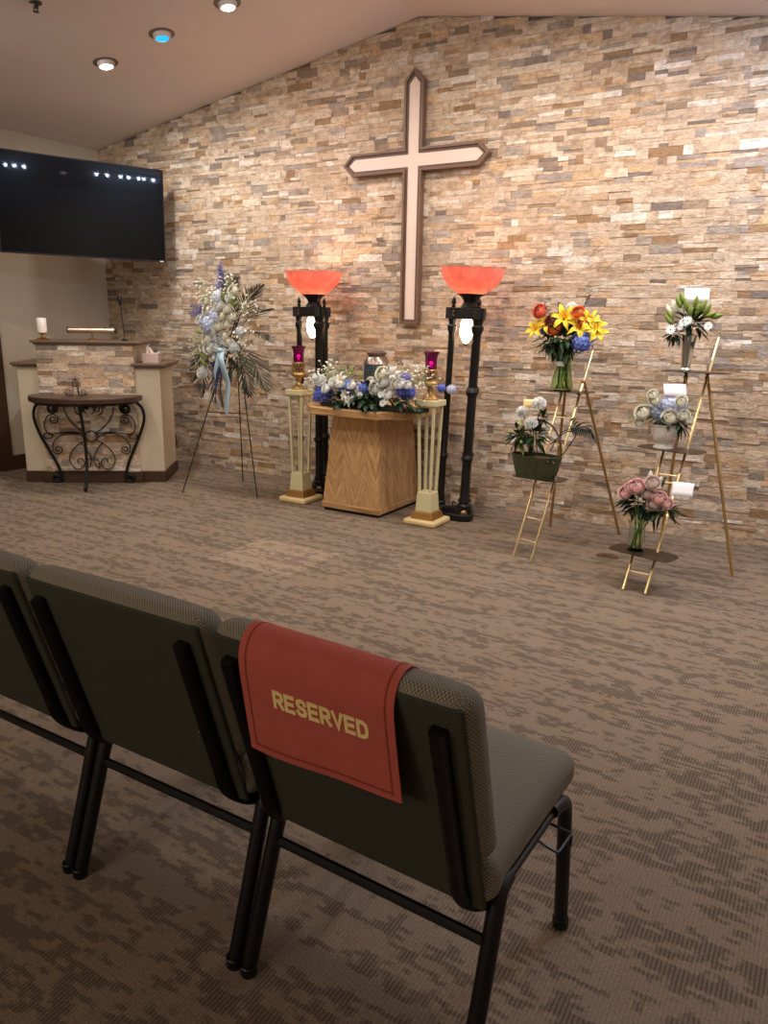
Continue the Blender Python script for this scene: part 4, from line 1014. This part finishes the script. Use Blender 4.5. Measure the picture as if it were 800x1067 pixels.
MB().tube(smooth_path([B_(-1.36, .66, 4.1), B_(-1.27, .74, 4.1), B_(-1.215, .735, 4.1), B_(-1.24, .68, 4.1), B_(-1.29, .60, 4.1)], 5), .003, 5).build('wire_loop', black_iron, b)
note_card('florist_card', 'small yellow card standing among the white carnations in the moss basket', (-1.487, 4.06, .883), .25, .2, .07, .045, yellowcard)

# ---- right easel, top: silver vase
KX, KY, KZ = -.752, 4.46, 1.075
v = thing('silver_vase', 'tapered mercury-silver vase on the right easel top shelf', 'vase', (KX, KY, KZ))
MB().lathe([(.001, 0), (.030, 0), (.031, .01), (.024, .02), (.026, .05), (.032, .12), (.040, .19), (.041, .195), (.036, .19), (.028, .12), (.001, .1)], 24, wave=lambda w, j: .03*math.cos(6*w)).build('body', silver, v)
b = thing('lily_bud_bouquet', 'bouquet of green lily buds and white daisies in the silver vase', 'bouquet', (KX, KY, KZ+.11))
def K_(x, z, y=4.43): return (x-KX, y-KY, z-KZ-.11)
for i, (x, z) in enumerate([(-.814, 1.435), (-.776, 1.423), (-.799, 1.455), (-.729, 1.435), (-.691, 1.417), (-.718, 1.398), (-.656, 1.374), (-.62, 1.369), (-.851, 1.372), (-.854, 1.345), (-.67, 1.40), (-.75, 1.39)]):
    bloom('green_bud', b, K_(x, z, 4.41), .062, ((x-KX)*6, -.3, .9 if i not in (6, 7) else .25))
for x, z in ((-.836, 1.41), (-.86, 1.385), (-.80, 1.40)): bloom('white_bud', b, K_(x, z), .07, (-.4, -.2, 1))
for x, z, r in ((-.769, 1.332, .034), (-.755, 1.345, .028), (-.836, 1.296, .030), (-.649, 1.318, .026), (-.785, 1.315, .026)): bloom('daisy', b, K_(x, z, 4.38), r, (0, -1, .4))
foliage(b, K_(-.745, 1.335, 4.46), (.09, .06, .07), 110, (.04, .08), .030, [darkgreen, green], .2, seed=41)
foliage(b, K_(-.83, 1.275, 4.43), (.05, .03, .03), 22, (.04, .06), .028, [darkgreen, darkgreen], -.8, seed=42)
stems(b, [K_(-.78, 1.36), K_(-.72, 1.36), K_(-.75, 1.36)], (0, 0, 0), .012)
note_card('florist_card', 'white card above the green lily buds on the right easel top shelf', (-.733, 4.44, 1.478), .35, .3, .125, .075)

# ---- right easel, middle: white urn pot
PX, PY, PZ = -.772, 4.185, .685
v = thing('porcelain_pot', 'white footed porcelain pot with faint blossom pattern on the right easel middle shelf', 'pot', (PX, PY, PZ))
MB().lathe([(.001, 0), (.052, 0), (.054, .006), (.045, .014), (.040, .024), (.055, .04), (.068, .065), (.072, .09), (.073, .115), (.079, .122), (.079, .128), (.070, .128), (.066, .10), (.001, .09)], 32).build('body', porcelain, v)
mb = MB(); rnd = random.Random(9)
for k in range(9):
    an = -PI/2+rnd.uniform(-1, 1.2); z = rnd.uniform(.055, .105); r_ = .0735
    for q in range(5):
        w = 2*PI*q/5; a2 = an+.09*math.cos(w); z2 = z+.007*math.sin(w)
        mb.ball((r_*math.cos(a2)*.99, r_*math.sin(a2)*.99, z2), .0035, seg=5, rings=4)
mb.build('blossom_pattern', palepink, v)
b = thing('rose_hydrangea_bouquet', 'low bouquet of white roses and pale blue hydrangea in the porcelain pot', 'bouquet', (PX, PY, PZ+.10))
def P_(x, z, y=4.15): return (x-PX, y-PY, z-PZ-.10)
for k, x, z, r in (('pale_hydrangea', -.824, .885, .048), ('pale_hydrangea', -.765, .915, .050), ('pale_hydrangea', -.715, .912, .046), ('pale_hydrangea', -.80, .85, .035)): bloom(k, b, P_(x, z, 4.17), r, (0, -1, .6))
for x, z, r in ((-.883, .872, .038), (-.745, .856, .038), (-.896, .817, .025), (-.841, .967, .026), (-.827, .941, .028), (-.697, .943, .028), (-.675, .873, .027), (-.65, .85, .02)): bloom('ivory_rose', b, P_(x, z, 4.12), r, ((x-PX)*2, -1, .5))
foliage(b, P_(-.77, .855, 4.19), (.12, .08, .05), 110, (.04, .08), .026, [green, darkgreen], .1, seed=51)
for x, z, dx, dz in ((-.86, .92, -1, .4), (-.89, .84, -1, .1), (-.68, .90, 1, .1), (-.90, .83, -1, -.2), (-.68, .93, 1, .7), (-.87, .93, -1, .7), (-.67, .89, 1, .25)): leaf_part(b, P_(x, z), (dx, -.2, dz), .075, .03, .15, lime)
foliage(b, P_(-.70, .82, 4.15), (.05, .03, .02), 20, (.04, .07), .02, [darkgreen, green], -.4, seed=52)
stems(b, [P_(-.8, .84), P_(-.75, .85)], (0, 0, 0), .02)
note_card('florist_card', 'white card behind the white roses on the right easel middle shelf', (-.742, 4.17, .995), .6, .45, .115, .07)

# ---- right easel, bottom: pink roses in glass
RX, RY, RZ = -.80, 3.885, .19
v = thing('rose_vase', 'cut clear glass vase of pink roses on the right easel bottom shelf', 'vase', (RX, RY, RZ))
MB().lathe([(.001, 0), (.040, 0), (.043, .008), (.042, .05), (.038, .10), (.040, .13), (.052, .155), (.049, .155), (.037, .13), (.034, .10), (.038, .05), (.038, .014), (.001, .012)], 28, wave=lambda w, j: .025*math.cos(9*w)).build('glass', clear, v)
b = thing('pink_rose_bouquet', 'bouquet of pink roses with dark leaves in the lowest glass vase', 'bouquet', (RX, RY, RZ+.014))
def R_(x, z, y=3.88): return (x-RX, y-RY, z-RZ-.014)
tops = []
for k, x, z, r in (('pink_rose', -.815, .53, .038), ('pink_rose', -.845, .525, .026), ('pink_rose', -.868, .491, .032), ('pink_rose', -.70, .486, .034), ('pink_rose', -.73, .495, .022), ('pink_rose', -.662, .464, .028), ('pale_rose', -.74, .559, .034), ('pale_rose', -.722, .452, .032), ('pale_rose', -.76, .50, .026), ('pale_rose', -.745, .43, .022)):
    bloom(k, b, R_(x, z, 3.84), r, ((x-RX)*2, -1, .6)); tops.append(R_(x, z-.03))
bloom('white_bud', b, R_(-.762, .578), .055, (0, -.2, 1)); bloom('white_bud', b, R_(-.715, .56), .05, (.3, -.2, 1))
foliage(b, R_(-.80, .44, 3.90), (.08, .05, .07), 90, (.05, .09), .036, [darkgreen, darkgreen], .1, seed=61)
foliage(b, R_(-.69, .42, 3.88), (.06, .04, .03), 46, (.05, .09), .032, [darkgreen, green], -.1, seed=62)
for x, z, dx, dz, L_ in ((-.84, .39, -1, -.15, .09), (-.66, .41, 1, .05, .11), (-.67, .39, 1, -.35, .09), (-.73, .38, .2, -1, .08), (-.83, .52, -.8, .5, .07), (-.76, .53, .1, 1, .07), (-.70, .53, .2, 1, .07), (-.84, .53, -.4, .8, .06)): leaf_part(b, R_(x, z), (dx, -.1, dz), L_, .026, .1, darkgreen if dz < .3 else green)
stems(b, tops, (0, 0, 0), .024, None, .003)
note_card('florist_card', 'white card beside the pink roses on the right easel bottom shelf', (-.604, 3.88, .535), .7, .1, .10, .08)

# ------------------------------------------------------------------ chairs
def rbox(cx, cy, cz, sx, sy, sz, r, seg=5, bulge=None):
    """rounded box from a subdivided cube projected onto a rounded-box surface"""
    n = 10; mb = MB(); H = (sx/2, sy/2, sz/2)
    def pr(p):
        q = [max(-(H[i]-r), min(H[i]-r, p[i])) for i in range(3)]; d = Vector(p)-Vector(q)
        d = d.normalized()*r if d.length > 1e-9 else d
        w = Vector(q)+d
        if bulge: w = Vector(bulge(w))
        return (w.x+cx, w.y+cy, w.z+cz)
    def samp(h): 
        c = h-r; out = [-h+r*(1-math.cos(PI/2*i/seg)) if False else -h+r*i/seg for i in range(seg)]
        mid = [-c+2*c*i/8 for i in range(9)]; return out+mid+[c+r*(i+1)/seg for i in range(seg)]
    A = [samp(h) for h in H]
    for ax in range(3):
        u, v = [i for i in range(3) if i != ax]
        for sg in (-1, 1):
            o = len(mb.v); U, Vv = A[u], A[v]
            for b_ in Vv:
                for a_ in U:
                    p = [0, 0, 0]; p[ax] = sg*H[ax]; p[u] = a_; p[v] = b_; mb.v.append(pr(p))
            nu = len(U); flip = (sg > 0) != (ax == 1)
            for j in range(len(Vv)-1):
                for i in range(nu-1):
                    f = (o+j*nu+i, o+j*nu+i+1, o+(j+1)*nu+i+1, o+(j+1)*nu+i)
                    mb.f.append(f if flip else f[::-1]); mb.m.append(0); mb.c.append(None)
    return mb
LEAN = .29
def back_y(z): return .068-LEAN*(z-.35)       # rear face of the back
def chair():
    t = thing('stacking_chair', '', 'chair', (0, 0, 0), 0, 'front row of grey-brown upholstered chairs')
    def bul(w):
        z = w.z+(.012*(1-(w.x/.25)**2)*(1-(w.y/.23)**2) if w.z > 0 else 0)-(.02*max(0, (w.y-.12)/.11)**2 if w.z > 0 else 0)
        return (w.x*(1+.03*(w.y < -.15)), w.y, z)
    rbox(0, .275, .408, .505, .455, .095, .036, bulge=bul).build('seat', fabric, t, 70)
    an = math.atan(LEAN)
    def leanm(mb, z0): # shear backwards with height
        mb.v = [(x, y+back_y(z), z) for x, y, z in mb.v]; return mb
    def bb(w):
        x = w.x; y = w.y+(.010*(1-(w.x/.25)**2) if w.y > 0 else 0)
        return (x, y, w.z)
    leanm(rbox(0, .030, .632, .512, .074, .345, .034, bulge=bb), 0).build('backrest', fabric, t, 70)
    pm = rbox(0, -.002, .570, .490, .014, .43, .006); leanm(pm, 0).build('back_panel', fabric_shaded, t, 70)
    for sx in (-1, 1):
        MB().tube(smooth_path([(sx*.247, 0, .006), (sx*.247, .055, .17), (sx*.245, .105, .32), (sx*.242, .125, .352), (sx*.24, .16, .358)], 4), .0165, 12, flat=(1.0, 1)).build('leg', black_enamel, t)
        MB().tube(smooth_path([(sx*.247, .488, .006), (sx*.247, .47, .17), (sx*.246, .452, .32), (sx*.244, .43, .35), (sx*.24, .38, .357)], 4), .0155, 12).build('leg', black_enamel, t)
        for (x, y) in ((sx*.247, .001), (sx*.247, .4875)):
            MB().lathe([(.001, 0), (.017, 0), (.0185, .004), (.0185, .022), (.0165, .024)], 14, (x, y, 0)).build('foot_glide', black_enamel, t)
        px_ = sx*.207
        P_l = [(px_, back_y(z)-.016, z) for z in (.745, .72, .65, .55, .46, .40)]+[(sx*.212, back_y(.36)+.004, .362), (sx*.222, back_y(.34)+.035, .338), (sx*.238, .145, .345)]
        MB().tube(smooth_path(P_l, 5), .015, 12, flat=(1.35, .9)).build('back_frame', black_enamel, t)
        MB().tube([(sx*.24, .14, .352), (sx*.24, .42, .352)], .010, 10).build('seat_rail', black_enamel, t)
    MB().tube([(-.247, .090, .268), (.247, .090, .268)], .0105, 10).build('stretcher', black_enamel, t)
    MB().tube([(-.24, .40, .350), (.24, .40, .350)], .010, 10).build('front_rail', black_enamel, t)
    MB().box(-.22, .22, .08, .46, .352, .366).build('seat_pan', black_enamel, t)
    MB().tube(smooth_path([(.235, .31, .335), (.275, .31, .325), (.282, .32, .322), (.284, .375, .322), (.284, .385, .312), (.284, .385, .292)], 4), .0028, 6).tube([(.235, .385, .325), (.284, .383, .322)], .0028, 6).build('ganging_hook', black_enamel, t)
    return t
ch0 = chair()
labs = ['chair with the red cloth over its back, nearest the aisle', 'middle chair in view of the front row, directly left of the draped chair', 'chair cut off by the left edge of the photo in the front row', 'next chair beyond the left edge of the front row']
for i, lab in enumerate(labs[:3]):
    c = ch0 if i == 0 else copy_tree(ch0)
    c.location = (-.637-.532*i, .965-(.008 if i == 0 else 0), 0); c.rotation_euler = (0, 0, math.radians(-1.8) if i == 0 else 0); c['label'] = 'grey-brown upholstered '+lab if i < 3 else lab

# ------------------------------------------------------------------ reserved banner
CX, CY = -.637, .965
t = thing('reserved_cloth', 'red felt cloth lettered RESERVED draped over the nearest chair back', 'chair cloth', (CX, CY-.008, .82), math.radians(-1.8))
prof = smooth_path([(.066, .60), (.052, .66), (.036, .72), (.022, .755), (.006, .790), (-.024, .8085), (-.050, .803), (-.066, .782), (-.070, .75), (-.062, .70), (-.051, .64), (-.042, .592)], 4)
prof = [(-9, p.x, p.y) for p in [Vector((a_, b_, 0)) for a_, b_ in [(q[0], q[1]) for q in prof]]] if False else [(p[0], p[1]) for p in prof]
npf = len(prof)
def cloth_pt(u, v, off=0, w=.312, x0=-.176):
    f = v*(npf-1); i = min(int(f), npf-2); k = f-i
    y = prof[i][0]*(1-k)+prof[i+1][0]*k; z = prof[i][1]*(1-k)+prof[i+1][1]*k
    hang = max(0, (v-.72)/.28)
    y += hang*(-.004*math.sin(u*7+.6)-.006*u); z -= hang*(.006*math.sin(u*PI)+.016*(1-u))
    tx, tz = prof[i+1][0]-prof[i][0], prof[i+1][1]-prof[i][1]; l = math.hypot(tx, tz); ny, nz = tz/l, -tx/l   # outward
    return (x0+u*w+.008*hang*u, y+off*ny, z+off*nz-.82)
def sheet(mb, u0, u1, v0, v1, nu, nv, off, th=.0022):
    a = len(mb.v)
    for o_ in (off, off-th):
        for j in range(nv+1):
            for i in range(nu+1): mb.v.append(cloth_pt(u0+(u1-u0)*i/nu, v0+(v1-v0)*j/nv, o_))
    st_ = nu+1; N_ = st_*(nv+1)
    def F(f): mb.f.append(f); mb.m.append(0); mb.c.append(None)
    for j in range(nv):
        for i in range(nu):
            q = a+j*st_+i; F((q, q+1, q+st_+1, q+st_)); F((q+N_, q+N_+st_, q+N_+st_+1, q+N_+1))
    rim = [j*st_ for j in range(nv+1)]; rim2 = [j*st_+nu for j in range(nv+1)]
    for r_ in (rim, rim2):
        for p, q in zip(r_, r_[1:]): F((a+p, a+q, a+q+N_, a+p+N_))
    for j in (0, nv):
        for i in range(nu): p = a+j*st_+i; F((p, p+1, p+1+N_, p+N_))
mb = MB(); sheet(mb, 0, 1, 0, 1, 24, 60, .002); mb.build('cloth', redcloth, t, 80)
mb = MB(); sheet(mb, .045, .055, .02, .975, 1, 50, .0028, .001); sheet(mb, .945, .955, .02, .975, 1, 50, .0028, .001); sheet(mb, .045, .955, .965, .972, 20, 1, .0028, .001)
mb.build('hem_stitching', redseam, t, 80)
# lettering drawn as bold strokes on the cloth
def letters(word, h, w, gap, th):
    G_ = {'R': [[(0, 0), (0, 1)], [(0, 1), (.55, 1), (.82, .93), (.88, .74), (.82, .55), (.55, .47), (0, .47)], [(.45, .47), (.9, 0)]],
          'E': [[(.85, 1), (0, 1), (0, 0), (.85, 0)], [(0, .51), (.75, .51)]],
          'S': [[(.85, .80), (.74, .95), (.45, 1.0), (.12, .93), (.03, .76), (.14, .58), (.45, .50), (.76, .42), (.87, .25), (.76, .06), (.44, 0), (.12, .06), (.02, .22)]],
          'V': [[(0, 1), (.45, 0), (.9, 1)]], 'D': [[(0, 0), (0, 1), (.5, 1), (.80, .88), (.9, .62), (.9, .38), (.80, .12), (.5, 0), (0, 0)]]}
    out = []; x = 0
    for c in word:
        for st_ in G_[c]:
            out.append([(x+p[0]*w, p[1]*h) for p in st_])
        x += w+gap
    return out, x-gap
LH, LWd = .0255, .0180
strokes, tot = letters('RESERVED', LH, LWd, .0062, .006)
mb = MB(); zrow = .694; th2 = .0032
def on_cloth(x, z, off):
    # find v for height z on the hanging side
    best = npf-2
    for i in range(npf//2, npf-1):
        if prof[i][1] >= z >= prof[i+1][1]: best = i; break
    k = (prof[best][1]-z)/(prof[best][1]-prof[best+1][1]); v_ = (best+k)/(npf-1); u_ = (x+.176)/.312
    return cloth_pt(u_, v_, off)
for st_ in strokes:
    # offset ribbon with mitred joins
    P2 = [Vector(p) for p in st_]; closed = (P2[0]-P2[-1]).length < 1e-6; n_ = len(P2); Lf, Rt = [], []
    if not closed:
        P2[0] = P2[0]-(P2[1]-P2[0]).normalized()*th2*.9; P2[-1] = P2[-1]+(P2[-1]-P2[-2]).normalized()*th2*.9
    for i, p in enumerate(P2):
        if closed: d0 = (P2[i]-P2[i-1 if i else -2]).normalized(); d1 = (P2[(i+1) if i < n_-1 else 1]-P2[i]).normalized()
        else: d0 = (P2[i]-P2[i-1]).normalized() if i else (P2[1]-P2[0]).normalized(); d1 = (P2[i+1]-P2[i]).normalized() if i < n_-1 else d0
        m_ = (d0+d1).normalized() if (d0+d1).length > .01 else d0; nn_ = Vector((-m_.y, m_.x)); c_ = max(.45, nn_.dot(Vector((-d0.y, d0.x))))
        Lf.append(p+nn_*th2/c_); Rt.append(p-nn_*th2/c_)
    for i in range(n_-1):
        q4 = [Lf[i], Lf[i+1], Rt[i+1], Rt[i]]; X0 = -.020-tot/2+.012
        mb.add([on_cloth(X0+p.x, zrow+p.y, .0032) for p in q4]+[on_cloth(X0+p.x, zrow+p.y, .0018) for p in q4], [(0, 1, 2, 3), (7, 6, 5, 4), (0, 4, 5, 1), (1, 5, 6, 2), (2, 6, 7, 3), (3, 7, 4, 0)])
mb.build('lettering', letterm, t, 0)['label'] = 'pale yellow word RESERVED'
